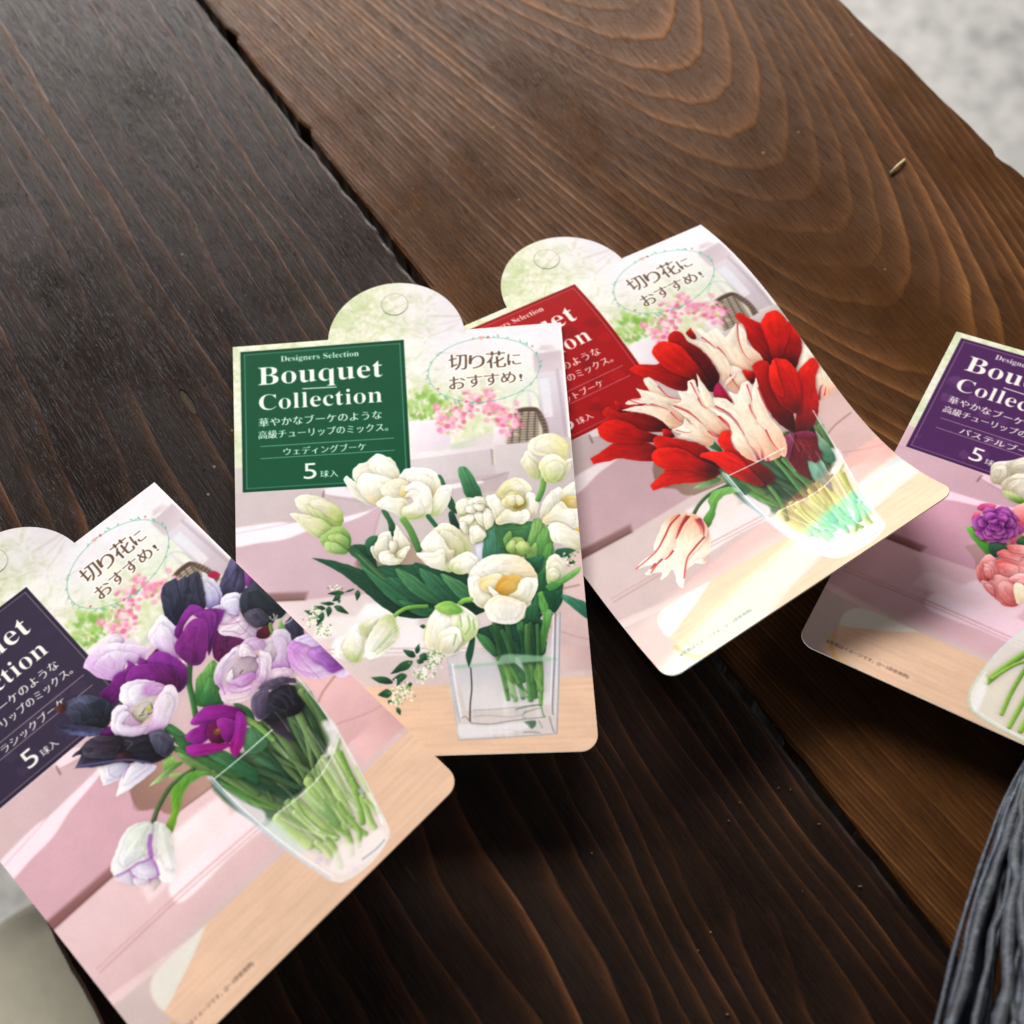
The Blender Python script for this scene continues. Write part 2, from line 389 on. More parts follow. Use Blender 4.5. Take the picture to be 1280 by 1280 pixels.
class Sheet:
    def __init__(self, card): self.a = np.ones((CHH, CW, 3), np.float32); self.card = card; self.m = np.zeros((CHH, CW), np.float32); self.live = False
    def conv(self, pts, view=None):
        """view (ox, oy, scale[, card]) points -> sheet pixels"""
        p = np.array([q[:2] for q in pts], float)
        if view is None: uv = p
        else:
            card = CARDS[view[3]] if len(view) > 3 else self.card
            uv = card.uv(p * view[2] + np.array(view[:2]))
        s = uv * PPU; s[:, 1] -= V0 * PPU
        return [tuple(a) + tuple(q[2:]) for a, q in zip(s, pts)]
    def box(self, poly, m):
        x0, y0 = np.floor(poly.min(0) - m).astype(int); x1, y1 = np.ceil(poly.max(0) + m).astype(int) + 1
        x0, y0, x1, y1 = max(x0, 0), max(y0, 0), min(x1, CW), min(y1, CHH)
        return (slice(y0, y1), slice(x0, x1)) if x1 > x0 and y1 > y0 else None
    def fill(self, pts, view, col, alpha=1.0, soft=0.6, smooth=True, shade=None, shadow=0.0, sh_w=7.0, sh_c=(40, 35, 40), k=5, ruffle=0.0, seed=0.0):
        P = self.conv(pts, view)
        poly = curve(P, True, k if not ruffle else 9) if smooth else np.array([p[:2] for p in P])
        if ruffle:
            e = np.roll(poly, -1, 0) - np.roll(poly, 1, 0); ln = np.linalg.norm(e, axis=1) + 1e-6
            arc = np.cumsum(ln) / 2; nrm = np.stack([e[:, 1], -e[:, 0]], 1) / ln[:, None]
            poly = poly + nrm * (ruffle * 2 * (fbm(arc / 9 + seed * 11, arc * 0 + seed, 2) - 0.5))[:, None]
        sl = self.box(poly, 3 + soft * 2 + (sh_w * 3 if shadow else 0))
        if sl is None: return None
        X, Y = _xx[sl], _yy[sl]; d = sdf(poly, X, Y)
        A = self.a[sl]
        if shadow:
            d_sh = np.roll(d, (max(1, int(sh_w * 0.4)), max(1, int(sh_w * 0.2))), (0, 1))
            s = (shadow * np.exp(np.minimum(d_sh, 0) / sh_w) * (0.16 + 0.84 * self.m[sl]))[..., None]
            A[:] = A * (1 - s) + A * rgb(sh_c) * s
        m = (np.clip(d / max(soft * 2, 0.5) + 0.5, 0, 1) * alpha)[..., None]
        c = np.broadcast_to(rgb(col), A.shape) if shade is None else shade(X, Y, d, poly)
        if self.live: self.m[sl] = np.maximum(self.m[sl], m[..., 0])
        A[:] = A * (1 - m) + np.clip(c, 0, 1) * m
        return d
    def petal(self, pts, view, cols, ax=None, rim=None, rim_w=2.5, vol=0.16, vein=0.06, vein_f=5.0, shadow=0.35, r=11.0, alpha=1.0, edge_dark=0.0, sh_w=6.0, seed=0.0, blotch=0.04, sh_c=(60, 60, 60), fold=0.0, ruffle=1.2, layers=0.0, inner=0):
        """petal or leaf: colours from base to tip along ax, rounded by a soft top-left light, fine veins"""
        P0 = self.conv(pts, view); shadow *= 0.85; sh_w *= 0.6; vol *= 0.6; r *= 1.7
        if ax is None:
            q = np.array([p[:2] for p in P0]); c = q.mean(0); w, e = np.linalg.eigh(np.cov((q - c).T)); dr = e[:, 1]
            if dr[1] > 0: dr = -dr
            pr = (q - c) @ dr; A0 = c + dr * pr.min(); A1 = c + dr * pr.max()
        else:
            A0, A1 = [np.array(p) for p in self.conv([ax[:2], ax[2:]], view)]
        dr = A1 - A0; L = np.linalg.norm(dr) + 1e-6; dr = dr / L; nr = np.array([-dr[1], dr[0]])
        C = [rgb(c) for c in cols]
        def sh(X, Y, d, poly):
            s = ((X - A0[0]) * dr[0] + (Y - A0[1]) * dr[1]) / L
            t = ((X - A0[0]) * nr[0] + (Y - A0[1]) * nr[1])
            wv = s + 0.10 * (fbm(X / 16 + seed, Y / 16) - 0.5)
            x = np.clip(wv, 0, 1) * (len(C) - 1); i = np.clip(x.astype(int), 0, len(C) - 2) if len(C) > 1 else np.zeros(x.shape, int)
            Ca = np.array(C)
            f = _fade(np.clip(x - i, 0, 1))[..., None]
            c = Ca[i] * (1 - f) + Ca[np.minimum(i + 1, len(C) - 1)] * f
            spread = 0.6 + 0.5 * np.clip(s, 0, 1)
            if vein:
                vn = fbm(t / spread / vein_f * 2.2 + seed * 7 + 50, s * 2.2 + seed, 3) - 0.5
                c = c * (1 + vein * 2 * vn[..., None])
            if fold:
                n = fbm(t / spread / (vein_f * 3.2) + seed * 5 + 20, s * 1.5 + seed * 2, 3)
                c = c * (1 + fold * 0.9 * (n[..., None] - 0.5) * 2)
                c = c * (1 - fold * (np.exp(-np.abs(n - 0.5) / 0.018) + 0.7 * np.exp(-np.abs(n - 0.38) / 0.012))[..., None])
            if layers:      # overlapping frilled edges inside the bloom
                q = np.maximum(d, 0) / 24.0 + 2.0 * fbm(X / 42 + seed * 9, Y / 42 + seed * 4, 2) + seed
                q = q - np.floor(q)
                c = c * (1 + layers * (1.15 * q - 0.62)[..., None] * np.clip(np.maximum(d, 0) / 5, 0, 1)[..., None])
            if blotch: c = c * (1 + blotch * 2 * (fbm(X / 9 + seed * 3, Y / 9 + 40, 3) - 0.5)[..., None])
            gy, gx_ = np.gradient(d); dd = np.maximum(d, 0)
            lamb = (gx_ * -LIGHT[0] + gy * -LIGHT[1]) * np.exp(-dd / r)
            c = c * (1 + vol * lamb[..., None])
            if rim is not None:
                e = np.exp(-dd / rim_w)[..., None] * 0.26; c = c * (1 - e) + rgb(rim) * e
            if edge_dark: c = c * (1 - edge_dark * np.exp(-dd / 1.6)[..., None])
            return c
        out = self.fill(pts, view, cols[0], alpha, 0.6, True, sh, shadow, sh_w, sh_c, 5, ruffle, seed)
        if inner:           # a second, shorter petal nested in a double bloom
            q = np.array([p[:2] for p in P0]); rr_ = np.random.default_rng(int(seed * 100) + len(pts))
            for k in range(inner):
                f = 0.74 - 0.22 * k + rr_.uniform(-.05, .05); off = nr * rr_.uniform(-.10, .10) * L
                z = A0 + (q - A0) * np.array([f, f]) + off + dr * 0.04 * L
                z = np.stack([z[:, 0] / PPU, z[:, 1] / PPU + V0], 1)
                a0 = np.array(A0); a1 = A0 + dr * L * f
                self.petal([tuple(w) for w in z], None, [tuple(c * .965) for c in (np.array(cols))], (a0[0] / PPU, a0[1] / PPU + V0, a1[0] / PPU, a1[1] / PPU + V0), rim, rim_w, vol / .6, vein, vein_f, shadow, r / 1.7, alpha * .9, edge_dark, sh_w / .6, seed + .7 + k, blotch, sh_c, fold, ruffle, layers)
        return out
    def stroke(self, pts, view, w, cols, shadow=0.0, taper=(1.0, 1.0), alpha=1.0, soft=0.6, round_=0.25, kk=8):
        """stem, vein or drawn line: width w in sheet pixels, light along its upper-left side"""
        P = curve(self.conv(pts, view), False, kk)
        sl = self.box(P, w * 0.7 + 4 + (8 if shadow else 0))
        if sl is None: return
        X, Y = _xx[sl], _yy[sl]
        best = np.full(X.shape, 1e9, np.float32); side = np.zeros(X.shape, np.float32); tt = np.zeros(X.shape, np.float32)
        n = len(P) - 1
        for i in range(n):
            (x0, y0), (x1, y1) = P[i], P[i + 1]; ex, ey = x1 - x0, y1 - y0; L = ex * ex + ey * ey + 1e-9
            wx, wy = X - x0, Y - y0; t = np.clip((wx * ex + wy * ey) / L, 0, 1)
            dx, dy = wx - ex * t, wy - ey * t; dd = np.sqrt(dx * dx + dy * dy)
            m = dd < best
            best = np.where(m, dd, best); side = np.where(m, dx * LIGHT[0] + dy * LIGHT[1], side); tt = np.where(m, (i + t) / n, tt)
        hw = w / 2 * (taper[0] + (taper[1] - taper[0]) * tt)
        A = self.a[sl]
        if shadow: A *= 1 - (shadow * np.exp(-np.maximum(best - hw, 0) / 4) * (0.16 + 0.84 * self.m[sl]))[..., None]
        m = (np.clip((hw - best) / (soft * 2) + 0.5, 0, 1) * alpha)[..., None]
        if self.live: self.m[sl] = np.maximum(self.m[sl], m[..., 0])
        C = np.array([rgb(c) for c in cols]); x = np.clip(tt, 0, 1) * (len(C) - 1); i = np.clip(x.astype(int), 0, max(len(C) - 2, 0)); f = (x - i)[..., None]
        c = C[i] * (1 - f) + C[np.minimum(i + 1, len(C) - 1)] * f
        c = c * (1 + round_ * np.clip(side / np.maximum(hw, 0.5), -1, 1)[..., None]) * (1 + 0.10 * (fbm(X / 5, Y / 5, 2) - 0.5)[..., None])
        A[:] = A * (1 - m) + np.clip(c, 0, 1) * m
    def dot(self, x, y, r, col, alpha=1.0, soft=1.0):
        sl = self.box(np.array([[x, y]]), r + 3 + soft * 2)
        if sl is None: return
        d = r - np.hypot(_xx[sl] - x, _yy[sl] - y); m = (np.clip(d / soft + 0.5, 0, 1) * alpha)[..., None]
        self.a[sl] = self.a[sl] * (1 - m) + rgb(col) * m
    def mask(self, m, col, x0, y0, alpha=1.0):
        h, w = m.shape; X0, Y0 = max(x0, 0), max(y0, 0); X1, Y1 = min(x0 + w, CW), min(y0 + h, CHH)
        if X1 <= X0 or Y1 <= Y0: return
        mm = (m[Y0 - y0:Y1 - y0, X0 - x0:X1 - x0] * alpha)[..., None]
        self.a[Y0:Y1, X0:X1] = self.a[Y0:Y1, X0:X1] * (1 - mm) + rgb(col) * mm

def soften(a, n=1, w=(.06, .24, .40, .24, .06)):
    for _ in range(n):
        for ax in (0, 1):
            p = np.concatenate([np.repeat(a.take([0], ax), 2, ax), a, np.repeat(a.take([-1], ax), 2, ax)], ax); m = a.shape[ax]
            a = sum(w[i] * p.take(range(i, i + m), ax) for i in range(5))
    return a.astype(np.float32)

# lettering: outlines of Blender's own fonts, filled on the sheet
_tc = {}
def text_tris(s):
    if s in _tc: return _tc[s]
    c = bpy.data.curves.new('t', 'FONT'); c.body = s; c.resolution_u = 4
    o = bpy.data.objects.new('t', c); COL.objects.link(o)
    dg = bpy.context.evaluated_depsgraph_get(); ev = o.evaluated_get(dg); me = ev.to_mesh(); me.calc_loop_triangles()
    co = np.array([v.co[:2] for v in me.vertices]); tr = np.array([t.vertices[:] for t in me.loop_triangles])
    ev.to_mesh_clear(); bpy.data.objects.remove(o); bpy.data.curves.remove(c)
    _tc[s] = (co, tr); return _tc[s]
def serif(s):
    out = ''
    for ch in s:
        if 'A' <= ch <= 'Z': out += chr(0x1D400 + ord(ch) - 65)
        elif 'a' <= ch <= 'z': out += chr(0x1D41A + ord(ch) - 97)
        else: out += ch
    return out
def text_mask(s, w, h, thin=0, fat=0, ss=4, slim=0):
    """fill text stretched into w x h sheet pixels; thin slims level strokes, fat thickens upright ones"""
    co, tr = text_tris(s); lo, hi = co.min(0), co.max(0)
    W_, H_ = int(math.ceil(w)) + 4, int(math.ceil(h)) + 4
    p = (co - lo) / (hi - lo); p = np.stack([(p[:, 0] * w + 2) * ss, ((1 - p[:, 1]) * h + 2) * ss], 1)
    m = np.zeros((H_ * ss, W_ * ss), np.float32)
    for a, b, c in tr:
        A, B, C_ = p[a], p[b], p[c]
        x0, y0 = np.floor(np.minimum(np.minimum(A, B), C_)).astype(int); x1, y1 = np.ceil(np.maximum(np.maximum(A, B), C_)).astype(int) + 1
        x0, y0 = max(x0, 0), max(y0, 0)
        Y, X = np.mgrid[y0:min(y1, m.shape[0]), x0:min(x1, m.shape[1])] + 0.5
        if X.size == 0: continue
        e = lambda P, Q: (Q[0] - P[0]) * (Y - P[1]) - (Q[1] - P[1]) * (X - P[0])
        e0, e1, e2 = e(A, B), e(B, C_), e(C_, A)
        i = ((e0 >= -.01) & (e1 >= -.01) & (e2 >= -.01)) | ((e0 <= .01) & (e1 <= .01) & (e2 <= .01))
        v = m[y0:y0 + i.shape[0], x0:x0 + i.shape[1]]; v[i] = 1
    for q in range(thin): m = np.minimum(m, np.roll(m, 1, 0))
    for q in range(slim): m = np.minimum(m, np.roll(m, 1 if q % 2 else -1, 1))
    for q in range(fat): m = np.maximum(m, np.roll(m, 1 if q % 2 else -1, 1))
    return m.reshape(H_, ss, W_, ss).mean((1, 3))
# ------------------------------------------------------------------ print: the shared room behind the bouquets
def pts(s):
    """'x,y x,y! ...' -> points; '!' marks a sharp corner"""
    out = []
    for w in s.split():
        sharp = w.endswith('!'); x, y = w.rstrip('!').split(',')
        out.append((float(x), float(y), 1) if sharp else (float(x), float(y)))
    return out
Q = 0.15625
PXW = (0, 0, 1, 'white'); PXV = (0, 0, 1, 'violet'); PXR = (0, 0, 1, 'red'); PXS = (0, 0, 1, 'pastel')
W2 = (480, 380, 0.21875, 'white')

def gradient(sh, poly, view, c0, c1, ax, soft=1.5, alpha=1.0, noise=0.02, smooth=False, grain=None):
    A0, A1 = [np.array(p[:2]) for p in sh.conv([ax[:2], ax[2:]], view)]
    dr = A1 - A0; L2 = dr @ dr
    def f(X, Y, d, P):
        t = _fade(np.clip(((X - A0[0]) * dr[0] + (Y - A0[1]) * dr[1]) / L2, 0, 1))[..., None]
        c = rgb(c0) * (1 - t) + rgb(c1) * t
        c = c * (1 + noise * 2 * (fbm(X / 40, Y / 40) - 0.5)[..., None])
        if grain: c = c * (1 + grain * 2 * (fbm(X / 90, Y / 3.2, 4) - 0.5)[..., None])
        return c
    sh.fill(poly, view, c0, alpha, soft, smooth, f)

_bg = {}
def background(sh, tint, name):
    """the room is the same on every card; the light falling on each card is put into its tone"""
    if 'a' not in _bg:
        room(sh, (1, 1, 1), name); _bg['a'] = soften(sh.a, 2)
    v = (_yy / PPU + V0)
    m = _fade(np.clip((v - 0.40) / 0.08, 0, 1)) * (1 - _fade(np.clip((v - 1.12) / 0.06, 0, 1)))
    sh.a[:] = np.clip(_bg['a'] * (1 + m[..., None] * (np.array(tint, np.float32) - 1)), 0, 1)  # per-card tone painted in for the different light each card gets

def room(sh, tint, name):
    r = np.random.default_rng(3)
    X, Y = _xx, _yy; U = X / PPU; Vv = Y / PPU + V0
    # hazy garden
    n1 = fbm(X / 60, Y / 60, 4); n2 = fbm(X / 17 + 9, Y / 15, 4); n3 = fbm(X / 7, Y / 6 + 31, 3)
    g = np.clip((n1 * 0.5 + n2 * 0.5 - 0.36) * 3.2, 0, 1)[..., None]
    a = rgb((244, 242, 230)) * (1 - g) + rgb((208, 218, 178)) * g
    h = np.clip((n3 - 0.56) * 3.5, 0, 0.75)[..., None] * np.clip(1.15 - abs(Vv - 0.05) * 1.6, 0, 1)[..., None]
    a = a * (1 - h) + rgb((250, 249, 243)) * h
    k = np.clip((fbm(X / 8 + 77, Y / 7, 3) - 0.58) * 2.2, 0, 0.3)[..., None]
    a = a * (1 - k) + rgb((178, 194, 140)) * k
    l = np.clip((U - 0.44) / 0.2, 0, 1)[..., None] * np.clip((0.30 - Vv) / 0.22, 0, 1)[..., None] * 0.85
    a = a * (1 - l) + rgb((236, 232, 243)) * l
    sh.a[:] = a
    for i in range(14):       # branches
        x, y = r.uniform(0.22, 0.66), r.uniform(-0.12, 0.22); L = r.uniform(0.05, 0.14); an = r.uniform(-0.6, 0.5)
        sh.stroke([(x, y), (x + L * .5, y + L * math.sin(an) * .5 + r.uniform(-.01, .01)), (x + L, y + L * math.sin(an))], None, r.uniform(2, 4), [(196, 178, 150)], alpha=0.4, soft=1.6)
    for i in range(150):      # twig and leaf strokes in the garden
        x, y = r.uniform(0.28, 0.62), r.uniform(-0.15, 0.1); L = r.uniform(.006, .02); an = r.uniform(0, 6.3)
        sh.fill([(x, y), (x + L * math.cos(an) - L * .3 * math.sin(an), y + L * math.sin(an) + L * .3 * math.cos(an)), (x + 2 * L * math.cos(an), y + 2 * L * math.sin(an)), (x + L * math.cos(an) + L * .3 * math.sin(an), y + L * math.sin(an) - L * .3 * math.cos(an))], None, [(186, 202, 146), (232, 236, 214), (250, 250, 244), (200, 190, 160)][i % 4], 0.35, 1.5)
    for i in range(420):      # leaf bokeh
        x, y = r.uniform(0, 0.86), r.uniform(-0.17, 0.36)
        c = [(188, 206, 150), (214, 224, 186), (248, 250, 242), (160, 190, 130), (222, 230, 200)][r.integers(5)]
        sh.dot(x * PPU, (y - V0) * PPU, r.uniform(1.5, 7.5), c, r.uniform(.08, .26), 6)
    # pale sky window and posts on the right
    gradient(sh, pts('520,150 860,150 860,560 700,600 640,420'), W2, (238, 238, 246), (226, 232, 222), (800, 150, 760, 600), 18, 0.55)
    gradient(sh, pts('850,285 1010,262 1040,372 860,395'), W2, (200, 186, 196), (214, 200, 208), (900, 280, 960, 380), 1.5, 0.9)
    gradient(sh, pts('880,260 900,235 960,232 985,270'), W2, (208, 192, 202), (222, 208, 216), (900, 240, 960, 270), 3, 0.8)
    gradient(sh, pts('868,392 1030,372 1065,760 905,760'), W2, (222, 214, 226), (196, 184, 194), (900, 420, 1000, 740), 1.5, 0.95)
    gradient(sh, pts('885,430 940,420 965,640 915,650'), W2, (226, 232, 240), (232, 226, 232), (900, 430, 940, 640), 1.5, 0.9)
    gradient(sh, pts('805,420 826,418 845,600 825,600'), W2, (230, 224, 234), (214, 204, 214), (810, 420, 840, 600), 1.2, 0.8)
    gradient(sh, pts('1000,100 1052,96 1120,760 1052,765'), W2, (255, 254, 255), (246, 242, 246), (1020, 120, 1080, 760), 1.2)
    sh.fill(pts('978,372 996,370 1050,768 1032,770'), W2, (176, 160, 170), 0.5, 1.0, False)
    # left foliage and white planter
    for i in range(90):
        x, y = r.normal(250, 95), r.normal(585, 42); L = r.uniform(30, 62); an = r.uniform(-2.6, -0.5)
        dx, dy = math.cos(an) * L, math.sin(an) * L; q = r.uniform(0, 1)
        c = tuple((np.array((120, 168, 74)) * (1 - q) + np.array((196, 222, 146)) * q).astype(int))
        sh.fill([(x, y), (x + dx * .5 - dy * .28, y + dy * .5 + dx * .28), (x + dx, y + dy, 1), (x + dx * .5 + dy * .28, y + dy * .5 - dx * .28)], W2, c, 0.62, 0.9)
    for i in range(70):
        x, y = r.uniform(140, 400), r.uniform(610, 668); sh.fill([(x - 9, y), (x, y - 14), (x + 9, y), (x, y + 5)], W2, (110 + r.integers(60), 160 + r.integers(40), 70 + r.integers(40)), 0.6, 0.8)
    gradient(sh, pts('140,668 382,654 380,830 150,850'), W2, (246, 240, 246), (226, 216, 228), (150, 660, 380, 840), 1.2)
    gradient(sh, pts('380,800 620,730 640,860 380,850'), W2, (206, 214, 196), (226, 214, 220), (400, 800, 600, 840), 4)
    gradient(sh, pts('625,690 700,680 700,800 632,810'), W2, (244, 238, 242), (226, 216, 222), (630, 690, 700, 800), 1.5)
    # basket with slats
    sh.stroke(pts('732,600 760,520 820,490 870,520 890,590'), W2, 2.2, [(172, 196, 186)], alpha=0.8)
    sh.fill(pts('735,640 760,600 820,590 880,600 925,680 940,740 930,800 700,800 715,720'), W2, (206, 198, 182), 0.9, 1.0)
    for i in range(12):
        y = 628 + i * 14.5
        sh.stroke([(738 - i * 3.2, y + 6), (800, y), (880, y - 2)], W2, 2.8, [(78, 62, 56)], alpha=0.92)
    for i in range(4):
        sh.stroke([(752 + i * 38, 600), (738 + i * 40, 700), (726 + i * 44, 800)], W2, 2.8, [(84, 66, 60)], alpha=0.9)
    sh.fill(pts('745,606 800,590 870,590 878,612 800,616 748,626'), W2, (84, 66, 60), 0.95, 0.8)
    sh.fill(pts('868,596 900,620 935,700 938,800 900,800 905,720 880,650'), W2, (92, 74, 68), 0.95, 0.8)
    for i in range(9): sh.stroke([(888 + i * 4.5, 634 + i * 20), (935 + i * 1.5, 628 + i * 20)], W2, 1.6, [(190, 172, 162)], alpha=0.8)
    # pink blossom
    for i in range(240):
        q = r.uniform(0, 1); x = 300 + q * 460 + r.normal(0, 18); y = 650 - 60 * math.sin(q * 3.0) + 40 * math.sin(q * 9) + r.normal(0, 40)
        if y > 780: continue
        c = [(246, 196, 216), (232, 150, 182), (252, 222, 232), (238, 172, 196), (214, 118, 152)][r.integers(5)]
        X0 = sh.conv([(x, y)], W2)[0]
        sh.dot(X0[0], X0[1], r.uniform(3, 7.5), c, r.uniform(.55, .95), 1.4)
        if i % 4 == 0: sh.dot(X0[0] + 1, X0[1] + 1, 1.6, (196, 90, 122), 0.7, 1.2)
        if i % 6 == 0: sh.dot(X0[0] + 6, X0[1] + 4, 4, (186, 196, 110), 0.55, 1.5)
    # grey boxes
    tc = lambda c, q=1.0: tuple(np.clip(np.array(c) * (1 - q) + np.array(c) * np.array(tint) * q, 0, 255))
    gradient(sh, pts('150,862 600,806 625,880 145,900'), W2, (240, 234, 240), (226, 214, 222), (200, 860, 600, 830), 1.6)
    gradient(sh, pts('140,892 610,828 622,985 420,1030 150,1040'), W2, tc((220, 212, 213)), tc((206, 196, 198)), (160, 900, 600, 1000), 1.4)
    gradient(sh, pts('630,808 1062,760 1100,1400 640,1400'), W2, tc((214, 206, 206)), tc((202, 191, 192)), (640, 800, 1000, 1100), 1.4)
    sh.stroke(pts('612,832 622,975 628,990'), W2, 5, [(120, 98, 100)], alpha=0.75)
    sh.stroke(pts('634,830 655,985'), W2, 2, [(150, 130, 134)], alpha=0.7)
    X0 = sh.conv(pts('0,0'), W2)
    # mauve cloth and folded white edge; shelf; boards of pale wood
    wall0, wall1 = tc((214, 205, 204)), tc((202, 190, 189))
    gradient(sh, [(0, .44), (1, .50), (1, 1.02), (0, .98)], None, wall0, wall1, (0.1, .5, .8, 1.0), 1.5)
    gradient(sh, pts('630,808 1062,760 1110,1290 640,1290'), W2, tc((215, 207, 207)), tc((203, 192, 193)), (640, 800, 1000, 1100), 1.4)
    gradient(sh, pts('140,892 610,828 625,985 420,1060 150,1040'), W2, tc((220, 212, 213)), tc((206, 196, 198)), (160, 900, 600, 1000), 1.4)
    gradient(sh, pts('320,1010 700,960 690,1000 640,1070 350,1100'), W2, tc((208, 194, 197)), tc((196, 180, 184)), (340, 1000, 680, 1060), 1.2)
    sh.stroke(pts('500,1018 640,985 706,962 690,1002'), W2, 1.8, [(150, 124, 132)], alpha=0.7)
    sh.fill(pts('320,1040 540,1010 545,1026 330,1062'), W2, (250, 244, 248), 0.9, 1.2)
    A = (355, 555, Q, 'white')
    gradient(sh, pts('-420,395 300,360 320,420 560,420 740,500 470,600 0,640 -420,680'), A, tc((210, 198, 198)), tc((204, 188, 191)), (-300, 400, 500, 560), 1.2)
    sh.fill(pts('325,356 480,340 580,424 420,412 318,392'), A, (244, 236, 240), 0.95, 1.2)
    sh.stroke(pts('318,372 306,440'), A, 3, [(96, 78, 74)], alpha=0.8)
    sh.stroke(pts('306,400 430,430 620,460'), A, 1.4, [(160, 130, 136)], alpha=0.6)
    cu0, cu1 = tc((210, 184, 192)), tc((200, 172, 182))
    gradient(sh, pts('-420,800 -200,760 0,720 200,660 480,590 740,510 770,560 720,740 700,900 900,1400 900,2200 -420,2200'), A, cu0, cu1, (-200, 800, 500, 1900), 2.0, smooth=True)
    sh.stroke(pts('770,540 735,640 715,760'), A, 1.6, [(170, 130, 150)], alpha=0.7)
    sh.fill(pts('-420,690 -250,650 -50,625 60,628 240,610 470,580 740,512! 560,600 380,650 200,690 0,762 -200,790 -420,820'), A, (252, 244, 250), 0.97, 2.0)
    sh.stroke(pts('-420,720 -200,680 0,640 70,625'), A, 1.6, [(206, 170, 186)], alpha=0.8)
    sh.stroke(pts('460,585 600,548 720,520'), A, 1.5, [(200, 164, 180)], alpha=0.8)
    gradient(sh, [(0, .97), (1, .97), (1, 1.38), (0, 1.38)], None, (214, 198, 196), (206, 188, 184), (0.1, 1.0, .9, 1.3), 1.5)
    # lower left of the cloth, taken where the violet card shows it
    v = (0, 0, 1, 'violet')
    gradient(sh, pts('162,987 168,960 205,935 285,960 270,982 223,1014 207,1017 196,1011 172,1012'), v, (150, 128, 116), (178, 156, 142), (180, 1010, 240, 960), 1.0, smooth=True)
    sh.stroke(pts('160,986 168,1002 166,1008 172,1013 186,1010'), v, 1.5, [(150, 104, 120)], alpha=0.7)
    gradient(sh, pts('84,1144 145,1091 223,1014 267,982 420,840 640,1050 300,1400 -120,1340'), v, tc((226, 212, 212)), tc((208, 190, 188)), (200, 1040, 330, 1180), 1.4)
    gradient(sh, pts('60,1150 139,1082 143,1093 84,1146 -30,1250 -50,1240'), v, (140, 108, 106), (120, 88, 84), (90, 1120, 96, 1130), 4.0, 0.8)
    sh.stroke(pts('-30,1247 84,1145 141,1094'), v, 2.4, [(84, 56, 52)], alpha=0.9)
    sh.stroke(pts('222,1015 268,981'), v, 2.0, [(96, 70, 62)], alpha=0.8)
    gradient(sh, pts('214,1042 276,992 291,1026 216,1092'), v, (250, 246, 246), (240, 228, 228), (220, 1040, 280, 1070), 5.0, smooth=False)
    gradient(sh, pts('100,1290 230,1186 240,1170 100,1270'), v, (240, 226, 226), (232, 214, 212), (120, 1280, 200, 1200), 2.0, 0.8)
    V3_ = (340, 540, 0.328125, 'white')
    gradient(sh, pts('236,795 300,765 480,742 640,738 720,770 760,830 690,850 480,848 250,860'), V3_, (253, 251, 252), (246, 240, 242), (300, 760, 500, 860), 3.0, 0.95, smooth=True)
    sh.stroke(pts('120,1210 217,1121 320,1031 420,945'), v, 4.0, [(214, 188, 186)], alpha=0.9)
    sh.stroke(pts('124,1216 221,1125 324,1035 420,950'), v, 2.0, [(176, 146, 144)], alpha=0.8)
    # grey paper fold right of the vase
    gradient(sh, pts('372,838 396,800 470,860 520,900 440,925 418,950 395,900'), v, (224, 198, 196), (206, 180, 178), (400, 830, 470, 920), 1.2)
    sh.stroke(pts('420,905 455,893 485,878 500,880'), v, 1.6, [(168, 134, 136)], alpha=0.8)
    sh.stroke(pts('396,880 405,862 424,838'), v, 3.4, [(150, 120, 100)], alpha=0.8)
    gradient(sh, pts('440,926 487,884 512,902 456,955'), v, (226, 198, 194), (198, 170, 168), (450, 940, 505, 900), 3.0, 0.8)
    # pale wooden board with its rounded end
    S2 = (980, 660, 0.234375, 'pastel')
    bd = pts('290,520 320,455 380,425 480,445 720,552 1080,712 1400,850 2200,1200 2200,1600 330,720 285,610')
    gradient(sh, bd, S2, (234, 200, 176), (224, 192, 168), (400, 500, 900, 900), 1.2, smooth=True, grain=0.06)
    sh.fill(pts('296,500 325,452 382,425 480,446 720,553! 560,548 300,520!'), S2, (232, 234, 230), 0.85, 1.0)
    sh.stroke(pts('262,560 250,625 275,690 325,722'), S2, 9, [(226, 178, 120), (236, 190, 130)], alpha=0.85, round_=0.1)
    # a printed crease of light on the shelf
    sh.fill(pts('690,300 740,236 800,236 1270,445 1200,500'), S2, (242, 238, 236), 0.8, 4.0, False)
    # white margin at the top and the left edge
    for i in range(60):
        x, y = r.uniform(-0.01, 0.03), r.uniform(0.0, 0.45); sh.dot(x * PPU, (y - V0) * PPU, r.uniform(2, 7), [(206, 222, 196), (236, 236, 242)][i % 2], 0.4, 4)
    sh.a[:] = np.clip(sh.a * (1 + 0.012 * (fbm(X / 1.6, Y / 1.6, 2) - 0.5)[..., None]), 0, 1)

def put(sh, s, view, x0, y0, x1, y1, hgt, col, thin=0, fat=0, halo=None, alpha=1.0, slim=0):
    """text whose left-middle and right-middle are the two view points; hgt in view units"""
    (ax, ay), (bx, by) = [p[:2] for p in sh.conv([(x0, y0), (x1, y1)], view)]
    sc = (bx - ax) / (x1 - x0); w, h = bx - ax, hgt * sc * 1.03
    m = text_mask(s, w, h, thin, fat, 4, slim); X0 = int(round(ax - 2)); Y0 = int(round((ay + by) / 2 - h / 2 - 2))
    if halo is not None:
        hm = np.pad(m, 5); z = hm.copy()
        for dx in range(-3, 4):
            for dy in range(-3, 4):
                if dx * dx + dy * dy <= 10: z = np.maximum(z, np.roll(np.roll(hm, dx, 1), dy, 0))
        sh.mask(z, halo, X0 - 5, Y0 - 5, 0.8)
    sh.mask(m, col, X0, Y0, alpha)

